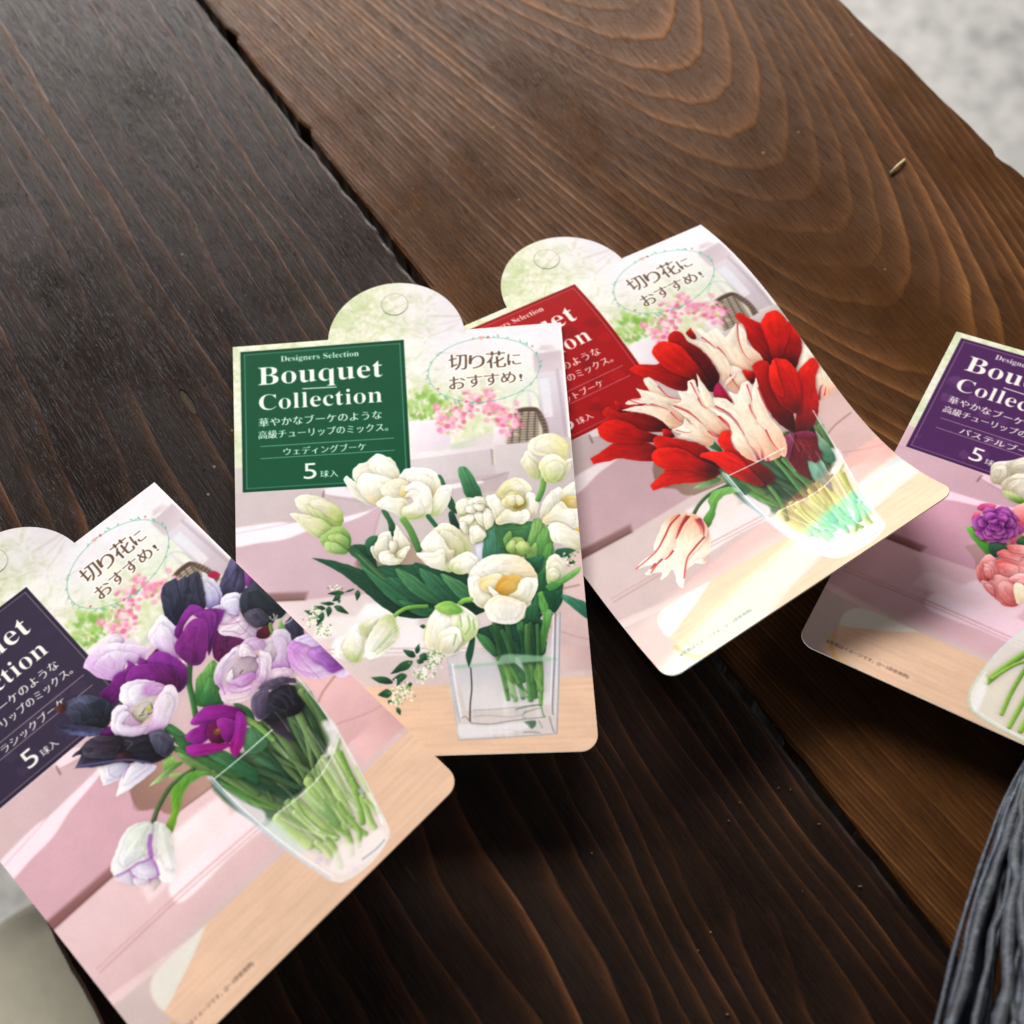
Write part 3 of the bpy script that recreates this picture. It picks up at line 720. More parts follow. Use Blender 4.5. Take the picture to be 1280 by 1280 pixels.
def put_row(sh, s, view, x0, y0, x1, y1, hgt, sizes, col, thin, fat, halo):
    """characters of unequal size set on one line"""
    tot = sum(sizes); x = 0.0
    for ch, z in zip(s, sizes):
        a, b = (x + 0.05 * z) / tot, (x + 0.95 * z) / tot; x += z
        f = lambda t: (x0 + (x1 - x0) * t, y0 + (y1 - y0) * t)
        (p0, q0), (p1, q1) = f(a), f(b); dh = hgt * (1 - z) * 0.5 if z < 1 else 0
        if ch == '!': p0, p1 = p0 + (p1 - p0) * .3, p0 + (p1 - p0) * .62
        put(sh, ch, view, p0, q0 + dh * .5, p1, q1 + dh * .5, hgt * z, col, thin, fat, halo)

Z1 = (270, 330, 260 / 1074, 'white')
PU = (0.022, 0.518, 0.020, 0.527)          # printed colour panel in card coordinates
def panel(sh, col, dark, names, deco=None, line=None):
    u0, u1, v0, v1 = PU; r = np.random.default_rng(2)
    def f(X, Y, d, P):
        c = np.broadcast_to(rgb(col), X.shape + (3,)).copy()
        return c * (1 + 0.05 * (fbm(X / 30, Y / 30, 3) - 0.5)[..., None])
    sh.fill([(u0, v0), (u1, v0), (u1, v1), (u0, v1)], None, col, 1, 0.5, False, f)
    if deco:                                # faint printed blossom in the panel
        for i in range(34):
            x, y = r.uniform(u0 + .02, u1), r.uniform(v0 + .16, v1); L = r.uniform(.02, .06); an = r.uniform(0, 6.3)
            x1, y1 = x + math.cos(an) * L, y + math.sin(an) * L
            if not (u0 < x1 < u1 - .01 and v0 < y1 < v1 - .01): continue
            n = (-math.sin(an) * L * .4, math.cos(an) * L * .4)
            sh.fill([(x, y), ((x + x1) / 2 + n[0], (y + y1) / 2 + n[1]), (x1, y1), ((x + x1) / 2 - n[0], (y + y1) / 2 - n[1])], None, deco[i % len(deco)], 0.4, 1.5)
    b = 0.0035
    for (a, c, e, g) in ((u0, v0, u1, v0 + b * 2), (u0, v1 - b * 2, u1, v1), (u0, v0, u0 + b * 2, v1), (u1 - b * 2, v0, u1, v1)):
        sh.fill([(a, c), (e, c), (e, g), (a, g)], None, dark, 0.75, 0.5, False)
    i = 0.0125; lc = line or (236, 236, 226)
    for p in ([(u0 + i, v0 + i), (u1 - i, v0 + i)], [(u0 + i, v1 - i), (u1 - i, v1 - i)], [(u0 + i, v0 + i), (u0 + i, v1 - i)], [(u1 - i, v0 + i), (u1 - i, v1 - i)]):
        sh.stroke(p, None, 1.3, [lc], alpha=0.55, round_=0, kk=1)
    wt = (246, 245, 238)
    put(sh, serif('Designers Selection'), Z1, 335, 490, 738, 470, 44, wt, slim=1)
    put(sh, serif('Bouquet'), Z1, 215, 586, 862, 556, 140, wt, slim=5)
    sh.stroke([(447, 643), (620, 634)], Z1, 2.4, [wt], round_=0, kk=1)
    put(sh, serif('Collection'), Z1, 222, 709, 860, 678, 96, wt, slim=5)
    put(sh, '華やかなブーケのような', Z1, 220, 814, 855, 781, 54, wt, 1, 3)
    put(sh, '高級チューリップのミックス。', Z1, 220, 880, 888, 842, 50, wt, 1, 3)
    for ya, yb in ((943, 897), (1008, 958)):
        va = sum(q[1] for q in sh.conv([(213, ya), (925, yb)], Z1)) / 2 / PPU + V0
        sh.stroke([(u0 + 0.055, va), (u1 - 0.045, va)], None, 1.4, [lc], alpha=0.75, round_=0, kk=1)
    put(sh, names, Z1, 350 - 20 * max(0, len(names) - 9), 969, 775 + 20 * max(0, len(names) - 9), 940, 46, wt, 1, 3)
    put(sh, '5', Z1, 452, 1070, 519, 1066, 92, wt, 0, 0)
    put(sh, '球入', Z1, 537, 1086, 630, 1080, 42, wt, 1, 2)

def badge(sh):
    """oval wreath with the brown advice lettering"""
    r = np.random.default_rng(8)
    cx, cy, rx, ry = 570, 375, 318, 182
    pos = [(cx + rx * math.cos(a) + 8 * math.sin(a), cy + ry * math.sin(a) - 0.09 * rx * math.cos(a)) for a in np.linspace(0, 2 * math.pi, 40)]
    sh.stroke(pos, W2, 1.7, [(120, 182, 160)], alpha=0.85, round_=0, kk=3)
    for i in range(64):
        a = r.uniform(0, 6.283)
        if 0.9 < (a % 1.57) < 1.2: continue
        x, y = cx + rx * math.cos(a), cy + ry * math.sin(a) - 0.09 * rx * math.cos(a); an = a + r.choice([-1, 1]) * r.uniform(.6, 1.3); L = r.uniform(14, 26)
        dx, dy = math.cos(an) * L, math.sin(an) * L
        sh.fill([(x, y), (x + dx * .5 - dy * .18, y + dy * .5 + dx * .18), (x + dx, y + dy), (x + dx * .5 + dy * .18, y + dy * .5 - dx * .18)], W2, (118, 180, 156), 0.8, 0.7)
    for (x, y, rr, c) in ((553, 192, 4.6, (240, 168, 160)), (592, 189, 3.4, (206, 92, 110)), (308, 484, 2.6, (206, 92, 100)), (470, 557, 3.6, (226, 120, 116)), (846, 240, 2.4, (200, 110, 120))):
        p = sh.conv([(x, y)], W2)[0]; sh.dot(p[0], p[1], rr, c, 0.9, 1.2)
    p = sh.conv([(525, 385)], W2)[0]; sh.dot(p[0], p[1], 18, (248, 240, 222), 0.7, 6)
    br = (104, 80, 66)
    put_row(sh, '切り花に', W2, 365, 335, 785, 305, 106, [1.0, 0.86, 1.06, 0.72], br, 3, 6, (250, 250, 248))
    put_row(sh, 'おすすめ!', W2, 368, 455, 812, 406, 84, [1.0, 0.95, 0.95, 0.9, 0.55], br, 2, 4, (250, 250, 248))

def footnote(sh):
    put(sh, '※写真はイメージです。(2〜3袋使用例)', (980, 660, 0.234375, 'pastel'), 228, 602, 665, 798, 26, (92, 74, 70), 0, 1, None, 0.9)

def finish(sh, name):
    a = soften(sh.a, 1, (.03, .2, .54, .2, .03))
    g = np.random.default_rng(1).normal(0, 1, a.shape[:2]).astype(np.float32); g = soften(g[..., None], 1)
    a = np.clip(a * (1 + 0.02 * g) * (1 + 0.02 * (fbm(_xx / 24, _yy / 24, 3) - 0.5)[..., None]), 0, 1)
    a = np.clip(0.62 + (a - 0.62) * 1.09, 0, 1); lum = a.mean(2, keepdims=True); a = np.clip(lum + (a - lum) * 1.06, 0, 1)
    img = bpy.data.images.new(name, CW, CHH, alpha=False)
    buf = np.ones((CHH, CW, 4), np.float32); buf[..., :3] = a[::-1]
    img.pixels.foreach_set(buf.ravel()); img.update(); img.pack()
    return img
# ------------------------------------------------------------------ print: bouquets
GD, GM, GL, GB = (36, 74, 56), (66, 112, 76), (118, 160, 92), (86, 148, 66)      # leaf greens, dark to bright

def leaf(sh, s, view, cols=(GD, GM), ax=None, shadow=0.25, vein=0.12, rim=None, **kw):
    sh.petal(pts(s), view, cols, ax, rim=rim, vol=0.16, vein=vein, vein_f=4.0, fold=.10, layers=.08, shadow=shadow, r=9, sh_c=(40, 60, 45), **kw)

def sprig(sh, view, leaves, dots, seed=1):
    r = np.random.default_rng(seed)
    for (x0, y0, x1, y1, w) in leaves:
        dx, dy = x1 - x0, y1 - y0; L = math.hypot(dx, dy); nx, ny = -dy / L * w, dx / L * w
        sh.petal([(x0, y0), (x0 + dx * .35 + nx, y0 + dy * .35 + ny), (x1, y1, 1), (x0 + dx * .4 - nx, y0 + dy * .4 - ny)], view, [(34, 66, 52), (58, 98, 66)], None, vol=.2, vein=.1, shadow=.12, r=6)
    for (cx, cy, rx, ry, n) in dots:
        for i in range(n):
            x, y = cx + r.normal(0, rx * .5), cy + r.normal(0, ry * .5); p = sh.conv([(x, y)], view)[0]
            if i % 3 == 0: sh.dot(p[0], p[1], r.uniform(1.5, 3), (116, 150, 92), .7, 1.2)
            else: sh.dot(p[0], p[1], r.uniform(1.2, 2.6), (240, 242, 230), .9, 1.0)

def bouquet_white(sh):
    A = (355, 555, Q, 'white'); B = (545, 530, Q, 'white'); C = (355, 720, Q, 'white'); D = (545, 730, Q, 'white'); V = (340, 540, 0.328125, 'white')
    w0, w1, w2, gr, ye = (214, 210, 176), (242, 240, 224), (253, 252, 246), (190, 206, 142), (228, 206, 128)
    def p(s, v, cols=(w0, w1, w2), ax=None, sh_=.30, **kw):
        kw.setdefault('rim', (255, 254, 250)); kw.setdefault('rim_w', 2.0)
        sh.petal(pts(s), v, cols, ax, vol=.12, vein=.04, vein_f=6, fold=.035, layers=.05, blotch=.015, ruffle=2.0, inner=1, shadow=sh_, r=10, sh_c=(120, 118, 96), seed=len(s) * .37, **kw)
    # back greenery
    leaf(sh, '150,480! 230,488 330,520 420,560 520,620 600,700 500,705 420,665 330,590 250,530', V, [(30, 62, 50), (46, 86, 64)])
    leaf(sh, '400,515 470,505 560,505 660,520 790,560 830,660 760,700 640,705 590,700 500,620 430,560', V, [(32, 66, 52), (52, 96, 72)], shadow=.15)
    leaf(sh, '305,430! 340,428 375,440 400,520 360,480 320,470', V, [(34, 70, 54), (44, 84, 60)])
    leaf(sh, '355,420 380,395 405,400 400,440 370,470', V, [(44, 92, 68), (60, 112, 80)])
    leaf(sh, '300,432! 330,450 420,540 520,610 570,655 530,650 420,580 340,500 295,460', V, [(78, 112, 74), (58, 100, 72)], vein=.2)
    sh.stroke(pts('330,470 420,555 560,655'), V, 3.2, [(118, 146, 96)], alpha=.7)
    leaf(sh, '430,560 520,560 600,620 640,690 560,690 500,640', V, [(36, 76, 58), (56, 104, 78)], vein=.2)
    leaf(sh, '540,500 640,530 760,600 800,660 700,660 600,600', V, [(30, 64, 52), (48, 92, 70)], vein=.2)
    for s_, c_ in (('330,500 430,570 520,640 590,690 540,690 440,630', ((48, 96, 72), (70, 122, 88))), ('470,520 560,560 640,640 600,650 520,600', ((58, 106, 76), (84, 134, 92))), ('560,520 650,560 720,650 680,670 600,600', ((40, 84, 64), (70, 120, 88))), ('640,540 740,580 780,640 720,640', ((62, 112, 80), (88, 138, 96))), ('480,640 580,660 660,690 560,700', ((44, 90, 66), (66, 116, 82)))):
        leaf(sh, s_, V, c_, vein=.22, shadow=.3)
    leaf(sh, '708,140 735,132 765,165 800,245 760,262 735,240 715,180', V, [(52, 104, 74), (84, 140, 98)], shadow=.3, vein=.18)
    leaf(sh, '630,168 648,172 690,260 705,310 668,280 645,200', V, [(46, 92, 66), (62, 116, 82)])
    leaf(sh, '672,308 690,306 715,360 700,372 676,340', V, [(30, 56, 52), (40, 78, 66)])
    leaf(sh, '415,300 440,305 470,360 460,395 445,380 440,340', V, [(46, 88, 66), (64, 112, 80)])
    sh.fill(pts('776,412 800,404 812,440 806,480 786,486 776,450'), V, (226, 228, 244), 1, 1)
    leaf(sh, '815,355! 850,335 870,370 885,480 840,495 800,480', V, [(66, 118, 98), (92, 150, 124)], vein=.2)
    for s, c in (('850,350 900,340 1000,345 1030,400 960,470 900,470 860,430', (GM, (90, 140, 88))), ('880,410 905,375 915,400 900,450', ((120, 170, 100), GL)), ('930,420 985,345 1000,330 980,400 950,430', (GM, (76, 130, 90))),
                 ('960,470 1000,330 1040,360 1030,440 1000,500', ((96, 146, 86), (130, 170, 104))), ('990,480 1010,400 1060,350 1070,430 1040,560 1010,600', ((70, 120, 72), (110, 160, 92))),
                 ('1005,640 1030,470 1060,420 1075,470 1050,600 1040,690', ((60, 112, 66), (96, 150, 82))), ('970,470 1000,420 1010,440 1005,500', (GL, (146, 186, 112))),
                 ('955,500 1010,470 1040,480 1020,530 985,560', (GD, (52, 104, 76))), ('1000,560 1035,530 1050,600 1030,690 1000,720 985,650', (GD, (54, 108, 70))),
                 ('1050,600 1100,570 1105,640 1075,690 1050,690', ((34, 80, 56), (50, 104, 72))), ('1095,615! 1150,630 1200,655 1206,712 1160,680 1110,640', ((48, 100, 82), (78, 136, 110))),
                 ('1080,450 1130,440 1170,445 1140,460 1090,480', ((48, 100, 76), (64, 120, 84)))):
        leaf(sh, s, V, c, vein=.18)
    sprig(sh, V, [(1115, 480, 1140, 470, 8), (1130, 500, 1160, 492, 8)], [(1130, 490, 34, 26, 34)], 3)
    # stems above and inside the glass vase
    vase = pts('90,590! 130,565! 320,500! 480,560 700,540 860,540 985,222! 1000,226! 985,900! 965,1195! 560,1225 178,1247! 120,900!')
    sh.fill(vase, D, (206, 206, 212), .72, .8, False)
    rg = np.random.default_rng(15)
    for i in range(46):
        x = rg.uniform(110, 960); y = rg.uniform(640, 1150); L = rg.uniform(40, 200)
        sh.stroke([(x, y), (x + rg.normal(0, 5), y + L * .5), (x + L * .06, min(y + L, 1215))], D, rg.uniform(2, 9), [[(240, 240, 244), (182, 186, 192), (168, 176, 176)][i % 3]], alpha=rg.uniform(.12, .35), round_=0, soft=2.5)
    gradient(sh, pts('168,668 930,600 900,960 240,1010'), D, (192, 192, 200), (226, 225, 230), (500, 620, 520, 980), 2.0, .6)
    leaf(sh, '330,380 420,330 640,260 760,250 860,300 880,420 860,560 700,590 560,570 470,575 380,500', D, [(38, 74, 60), (44, 88, 68)], shadow=.1)
    for s, c in (('320,400 420,430 500,560 460,575 380,500', (GM, (70, 128, 76))), ('500,330 600,420 700,560 660,580 560,480', ((46, 84, 66), (62, 104, 78))), ('640,290 740,330 760,520 720,560 670,440', ((52, 100, 66), (76, 130, 80))),
                 ('770,470 820,400 850,260 800,100 850,60 890,140 905,260 880,430 860,540 800,560', ((80, 140, 72), (104, 164, 86))), ('690,250 770,140 800,60 820,160 800,330 765,440', ((36, 80, 58), (60, 116, 80))),
                 ('860,60 1000,40 1015,-20 990,140 930,220 890,150', ((30, 74, 54), (44, 98, 68))), ('880,220 930,230 900,380 880,430', ((76, 128, 72), (104, 156, 90)))):
        leaf(sh, s, D, c, vein=.15, shadow=.2)
    sh.fill(pts('510,430! 540,420 570,490 545,505'), D, (222, 224, 224), .9, .8)
    sh.fill(pts('745,460! 760,450 780,510 765,520'), D, (206, 220, 210), .9, .8)
    for s, w, c in (('505,640 540,760 575,920', 34, [(88, 140, 84), (98, 150, 84)]), ('560,650 640,770 730,890', 40, [(84, 138, 80), (124, 168, 96)]), ('700,620 740,760 800,900', 34, [(74, 128, 74), (110, 160, 88)]),
                    ('820,560 840,700 835,960', 36, [(92, 146, 78), (116, 166, 92)]), ('610,640 680,700 700,770', 40, [(64, 106, 76), (72, 114, 80)]), ('760,640 790,760 800,880', 26, [(56, 108, 66), (84, 140, 80)])):
        sh.stroke(pts(s), D, w * Q * 1.62, c, round_=.3, alpha=.92)
    rv_ = np.random.default_rng(12)
    for i in range(18):
        x0 = rv_.uniform(480, 860); x1 = x0 + rv_.uniform(20, 110) if x0 < 760 else x0 + rv_.uniform(-20, 15); x1 = min(x1, 850); y1 = rv_.uniform(760, 940)
        q = rv_.uniform(0, 1); c0 = np.array((66, 112, 70)) * (1 - q) + np.array((128, 170, 98)) * q
        sh.stroke([(x0, 590), ((x0 + x1) / 2 + rv_.normal(0, 8), 700), (x1, y1)], D, rv_.uniform(20, 44) * Q * 1.62, [tuple(c0), tuple(c0 * 1.05)], round_=.3, alpha=.85, shadow=.12)
    for i in range(16):
        x0 = rv_.uniform(420, 860); y0 = rv_.uniform(300, 380); x1 = 520 + (x0 - 420) * .75 + rv_.uniform(-30, 30)
        q = rv_.uniform(0, 1); c0 = np.array((40, 76, 58)) * (1 - q) + np.array((92, 140, 82)) * q
        sh.stroke([(x0, y0), ((x0 + x1) / 2, 470), (x1, 610)], D, rv_.uniform(24, 52) * Q * 1.62, [tuple(c0), tuple(c0 * .9)], round_=.3, alpha=.9, shadow=.2)
    sh.fill(pts('560,760! 600,790 740,890 620,900! 570,830'), D, (226, 222, 228), .35, 1.5)
    gradient(sh, pts('160,648 470,622 560,560 930,585 930,612 520,640 165,676'), D, (158, 186, 168), (150, 190, 160), (200, 640, 800, 600), 2.5, .75, smooth=True)
    sh.fill(pts('240,540 290,400 310,440 295,560 262,670! 240,600'), D, (40, 80, 60), 1, .8)
    sh.stroke(pts('276,670 284,830 272,960 270,1095'), D, 2.6, [(70, 60, 62), (54, 46, 50)], round_=0)
    for s, w, c, al in (('90,592 130,900 180,1245', 3, (176, 182, 200), .9), ('130,640 170,900 205,1080', 9, (236, 238, 248), .8), ('108,640 150,930 185,1100', 4, (170, 176, 196), .7), ('992,228 980,760 965,1195', 5, (150, 156, 176), .9),
                        ('955,232 945,640 930,960 935,1040', 7, (126, 130, 152), .8), ('938,232 925,640 912,960', 5, (240, 242, 250), .9), ('970,260 962,800 950,1040', 3, (226, 230, 240), .8), ('180,1246 560,1224 964,1196', 4, (164, 166, 186), .9),
                        ('280,1112 440,1118 620,1090 870,1062', 4, (120, 128, 132), .85), ('295,1008 470,1000 620,985 830,962', 3, (150, 160, 160), .7), ('640,1000 740,975 835,965', 6, (92, 120, 100), .8),
                        ('700,1030 790,1000 840,990', 4, (120, 140, 130), .8), ('200,1075 232,1060 280,1108', 3.5, (104, 100, 104), .8), ('905,1060 930,1150 945,1185', 6, (128, 134, 150), .7), ('820,1090 850,1150', 5, (132, 150, 140), .7),
                        ('840,970 855,1040 870,1060', 7, (110, 146, 110), .8), ('700,1186 760,1182 830,1190', 4, (96, 100, 108), .7), ('540,1170 600,1165 640,1180', 4, (160, 160, 172), .7), ('828,231 990,226', 2.4, (180, 190, 190), .9),
                        ('168,560 172,650', 2, (200, 200, 210), .8), ('300,1060 420,1050 600,1062 690,1040', 7, (190, 190, 198), .7), ('720,1010 690,1060 720,1070', 4, (126, 130, 136), .6)):
        sh.stroke(pts(s), D, w * Q * 2.5, [tuple(np.array(c) * (.9 if sum(c) < 620 else 1))], alpha=min(1, al * 1.1), round_=0, soft=.9)
    sh.fill(pts('700,1100! 790,1090 795,1130 765,1158! 740,1140'), D, (74, 108, 84), .9, .8)
    sh.fill(pts('190,1120 400,1135 690,1105 720,1160 400,1215 195,1220'), D, (238, 238, 246), .55, 3)
    # sprig at the left
    sprig(sh, C, [(560, 100, 480, 130, 8), (590, 110, 580, 195, 22), (480, 130, 350, 140, 20), (450, 150, 385, 200, 24), (400, 220, 290, 215, 16), (430, 210, 455, 190, 12), (400, 240, 515, 300, 24), (360, 240, 350, 325, 24), (330, 260, 245, 240, 18), (310, 290, 260, 400, 26), (250, 300, 160, 275, 18)],
          [(260, 280, 50, 50, 34), (210, 360, 50, 50, 38), (330, 430, 90, 60, 60), (400, 90, 60, 26, 20)], 5)
    # blooms
    # single half-open pair near the panel
    p('550,210 600,160 660,140 700,110 790,200 870,280 820,350 700,330 600,330 555,290', A, (w0, w1))
    p('685,140 720,85 760,78 810,95 875,130 930,245 900,330 770,260 690,200', A)
    p('475,275 500,250 530,275 600,340 680,450 740,492 640,440 540,370 490,310', A)
    p('635,230 700,235 870,285 880,340 800,430 735,480 660,430 585,345 598,270', A, ((236, 222, 176), (244, 240, 224), w2), (720, 470, 680, 240))
    p('920,260 960,205 1040,188 1150,195 1220,240 1250,330 1200,440 1000,340 920,300', A, ((228, 214, 176), w1, w2), (1080, 400, 1080, 190))
    p('770,350 850,290 930,270 1010,330 1000,430 930,420 860,440 790,410', A, ((240, 232, 200), w1))
    p('940,335 1020,340 1000,430 930,410', A, (ye, (240, 228, 190)), sh_=.2)
    p('740,470 800,420 880,430 970,440 990,540 960,590 850,540 760,500', A, ((222, 220, 180), w1, w2))
    p('1180,450 1240,340 1335,335 1320,470 1230,570 1140,560', A, (gr, w1, w2))
    p('960,370 1010,310 1080,300 1160,350 1185,450 1160,560 1050,605 950,590 945,510 1050,450 1045,380', A, (gr, w1, w2, w2), (1050, 600, 1080, 310))
    p('1090,330 1160,350 1180,440 1130,500 1090,420', A, (w1, w2), sh_=.15)
    sh.stroke(pts('950,600 1010,690 1075,840'), A, 60 * Q * 1.6, [(120, 160, 92), (76, 122, 76)], round_=.3)
    sh.stroke(pts('1150,575 1210,650'), A, 40 * Q * 1.6, [(56, 104, 72)])
    # green-white buds, far left
    p('80,450 130,405 200,403 310,430 420,500 470,590 455,655 380,655 300,600 180,560 110,520', A, ((150, 186, 96), (206, 216, 150), (234, 232, 206), w1), (460, 640, 100, 440), rim=None, edge_dark=.08)
    p('175,490 270,540 370,650 340,655 250,590', A, ((150, 184, 104), (220, 226, 180)), (360, 650, 190, 500), rim=None)
    p('45,553 140,560 290,600 375,662 335,725 265,747 160,680 90,610', A, ((160, 192, 110), (226, 226, 186), (240, 238, 214)), (350, 720, 60, 560))
    p('290,740 380,680 460,655 525,730 525,840 480,880 380,850 305,800', A, ((104, 150, 84), (168, 198, 124)), rim=None)
    p('350,745 430,715 515,760 505,835 400,795', A, ((122, 166, 92), (186, 210, 140)), rim=None, sh_=.35)
    p('320,800 380,780 510,862 440,882 345,860', A, ((118, 164, 92), (184, 210, 146)), rim=None, sh_=.35)
    # knotted double among the leaves
    for s in ('690,830 740,815 785,905 795,965 715,905', '730,790 770,715 850,700 860,790 865,855 760,905 715,855', '880,690 892,640! 930,690 985,760 1005,815 945,855 880,835 868,760', '900,865 1003,812 972,905 915,935', '775,860 865,850 890,905 955,922 890,968 800,962 755,912', '850,770 900,800 880,870 840,830'):
        p(s, A, (gr if '900,865' in s or '690,830' in s else w0, w1, w2), sh_=.45)
    # mid tulip
    p('590,400 650,345 720,375 755,425 745,490 680,460 640,410', V, (gr, w0, w1), (680, 480, 650, 350))
    p('565,430 620,375 665,440 695,455 655,505 605,470', V, (w0, w1, w2))
    p('552,460 610,458 652,445 665,505 692,533 600,512 570,487', V, (gr, w1, w2), (680, 530, 560, 455))
    p('680,490 742,455 782,482 772,522 720,541 680,527', V, (gr, w1, w2), (700, 540, 760, 465))
    # knotted centre
    p('150,660 210,595 300,590 400,600 460,700 460,780 400,850 400,890 300,950 270,900 190,830 190,740', B, ((206, 214, 170), (224, 228, 198)), rim=None)
    for s in ('160,640 200,598 260,608 272,660 240,700 180,722', '258,622 320,578 402,610 425,655 340,642 290,662', '188,760 270,720 312,700 300,762 240,792 205,845', '300,708 350,698 405,762 392,825 330,782', '268,835 330,808 402,885 362,932 290,952 268,892', '188,790 232,790 255,875 212,855', '380,680 442,690 465,760 432,832 388,822', '240,660 300,650 320,700 250,712', '300,640 380,650 380,690 320,690'):
        p(s, B, ((222, 226, 190), w1, w2), sh_=.5, sh_w=4.0)
    # cream double
    p('400,580 470,560 500,510 580,440 650,430 720,470 765,520 770,550 812,600 802,700 740,760 690,802 600,790 490,800 450,700 410,640', B, ((240, 236, 204), (246, 243, 222)))
    p('490,560 510,500 600,438 690,440 766,522 705,565 620,535 540,585', B, ((236, 228, 170), w1))
    p('722,560 772,548 812,620 795,712 742,742 708,680', B, (w0, w1, w2))
    p('400,600 470,563 525,640 565,685 480,765 450,695', B, (w0, w1, w2))
    p('525,622 558,570 620,542 692,560 724,620 702,675 632,695 558,665', B, ((224, 212, 134), (240, 234, 190)))
    p('560,590 620,560 660,590 640,650 580,650', B, ((232, 224, 160), w1), sh_=.4)
    p('618,655 690,622 704,652 642,684', B, ((170, 142, 60), (206, 184, 96)), rim=None)
    p('640,570 690,580 700,630 660,650 640,610', B, ((234, 226, 168), w1), sh_=.4)
    p('480,762 560,682 640,702 722,682 745,745 690,802 600,786 500,802', B, ((238, 232, 196), w1, w2))
    # tulip at the upper right
    sh.stroke(pts('858,450 848,520 815,600'), B, 52 * Q * 1.6, [(128, 168, 92), (96, 146, 84)], round_=.3)
    p('735,220 750,130 850,82 950,72 1042,140 1058,220 1022,295 850,255', B, ((240, 234, 176), w1))
    p('680,290 720,215 765,240 825,300 845,385 822,442 740,412 690,340', B, (gr, w0, w1), (820, 430, 710, 230))
    p('1028,300 1088,273! 1052,355 990,445 958,452', B, ((196, 210, 140), w1))
    p('820,312 882,250 962,238 1034,300 1022,375 962,462 882,464 838,400', B, ((190, 206, 130), (226, 230, 184), w1), (910, 465, 920, 245))
    # bloom cut by the right edge
    p('850,690 895,570 960,508 1015,530 1002,622 942,690 870,785', B)
    p('1000,540 1060,480 1115,462 1135,560 1055,585 1000,605', B)
    p('1010,600 1130,575 1140,665 1040,675', B, ((196, 172, 96), (226, 210, 150)), rim=None)
    p('930,690 1000,618 1062,672 1150,685 1165,835 1005,795 895,805 850,770', B, ((240, 228, 190), w1, w2))
    p('1110,840 1160,815 1165,880', B, ((222, 178, 84), (230, 200, 120)), rim=None)
    p('900,812 980,783 1075,832 1155,885 1150,1005 1000,962 925,930', B, (w0, w1, w2))
    # green bud, small white bud
    p('555,985 600,920 660,903 722,940 755,1000 690,1052 620,1052 558,1012', B, ((120, 164, 84), (190, 210, 140)), rim=None)
    for s in ('560,975 610,925 640,960 620,1040 570,1010', '640,960 700,935 745,1000 690,1045 650,1010'): p(s, B, ((134, 176, 92), (206, 220, 158)), rim=None, sh_=.3)
    p('878,1110 920,1045 982,1048 1024,1120 1030,1210 960,1262 890,1268', B, ((218, 228, 192), w1))
    p('890,1180 940,1150 990,1190 960,1250 900,1250', B, (gr, w1), sh_=.4)
    leaf(sh, '880,1290 1000,1230 1080,1170 1155,1140! 1140,1190 1040,1260 930,1330 890,1320', B, [(80, 144, 76), (132, 186, 110)])
    # big open bloom
    p('745,560 770,510 830,470 920,465 980,500 1012,560 990,630 960,660 950,712 890,732 830,712 810,670 760,640', V, ((240, 228, 200), (250, 244, 232)))
    p('757,530 830,474 920,466 987,508 1010,562 930,562 860,540 790,562', V, ((246, 232, 200), (251, 247, 240)))
    p('745,560 790,550 802,602 845,642 810,672 760,640', V)
    p('788,562 860,538 892,572 850,612 800,602', V, ((238, 218, 160), (248, 238, 214)))
    p('875,552 940,546 960,592 905,624 850,602', V, ((206, 158, 70), (226, 190, 112)), rim=None)
    p('950,560 1010,560 992,632 930,652 900,622 935,600', V)
    p('822,590 846,600 884,652 862,664 840,625', V, ((242, 228, 190), w2), sh_=.3)
    p('808,662 860,620 942,640 968,660 946,716 886,732 830,714', V, ((246, 236, 214), (250, 246, 236), (252, 250, 246)), (890, 630, 890, 730))
    # drooping bloom and parrot bloom
    sh.stroke(pts('870,330 920,285 1000,250 1140,240'), C, 34 * Q * 1.6, [(150, 190, 96), (96, 150, 70)], shadow=.25)
    p('410,600 440,520 480,488 500,620 552,692 450,655', C, ((236, 236, 236), w2))
    p('470,540 560,390 640,398 672,480 645,600 600,688 530,675 480,612', C, (gr, w1, w2))
    p('600,400 700,343 770,345 672,490', C, ((206, 214, 160), w1))
    p('655,525 720,400 800,318 872,312 918,420 912,505 830,595 740,655 668,665 648,600', C, ((196, 210, 150), w1, w2), (880, 330, 690, 640))
    for s in ('720,600 790,520 890,400', '760,570 850,470 900,430', '740,620 800,580 880,520'): sh.stroke(pts(s), C, 3.0, [(150, 184, 104)], alpha=.5)
    sh.stroke(pts('170,180 215,135 275,120'), D, 44 * Q * 1.6, [(120, 172, 80), (146, 190, 96)])
    p('575,765 600,700 640,655 690,648 777,700 782,750 740,805 690,842 600,832 575,792', V, ((228, 228, 200), w1))
    p('600,710 650,660 705,700 685,765 620,832 580,802', V, ((236, 232, 206), w2)); p('690,655 777,700 780,752 732,805 690,762', V, ((196, 216, 150), w2))
    p('640,762 702,742 722,792 682,842 620,832', V, (w0, w2)); p('618,662 680,643 725,682 655,692', V, ((120, 180, 84), (160, 204, 112)), rim=None)
    for s in ('745,700 752,740 735,770', '765,715 770,750', '700,770 690,810', '715,700 720,740'): sh.stroke(pts(s), V, 4, [(130, 176, 90)], alpha=.65)
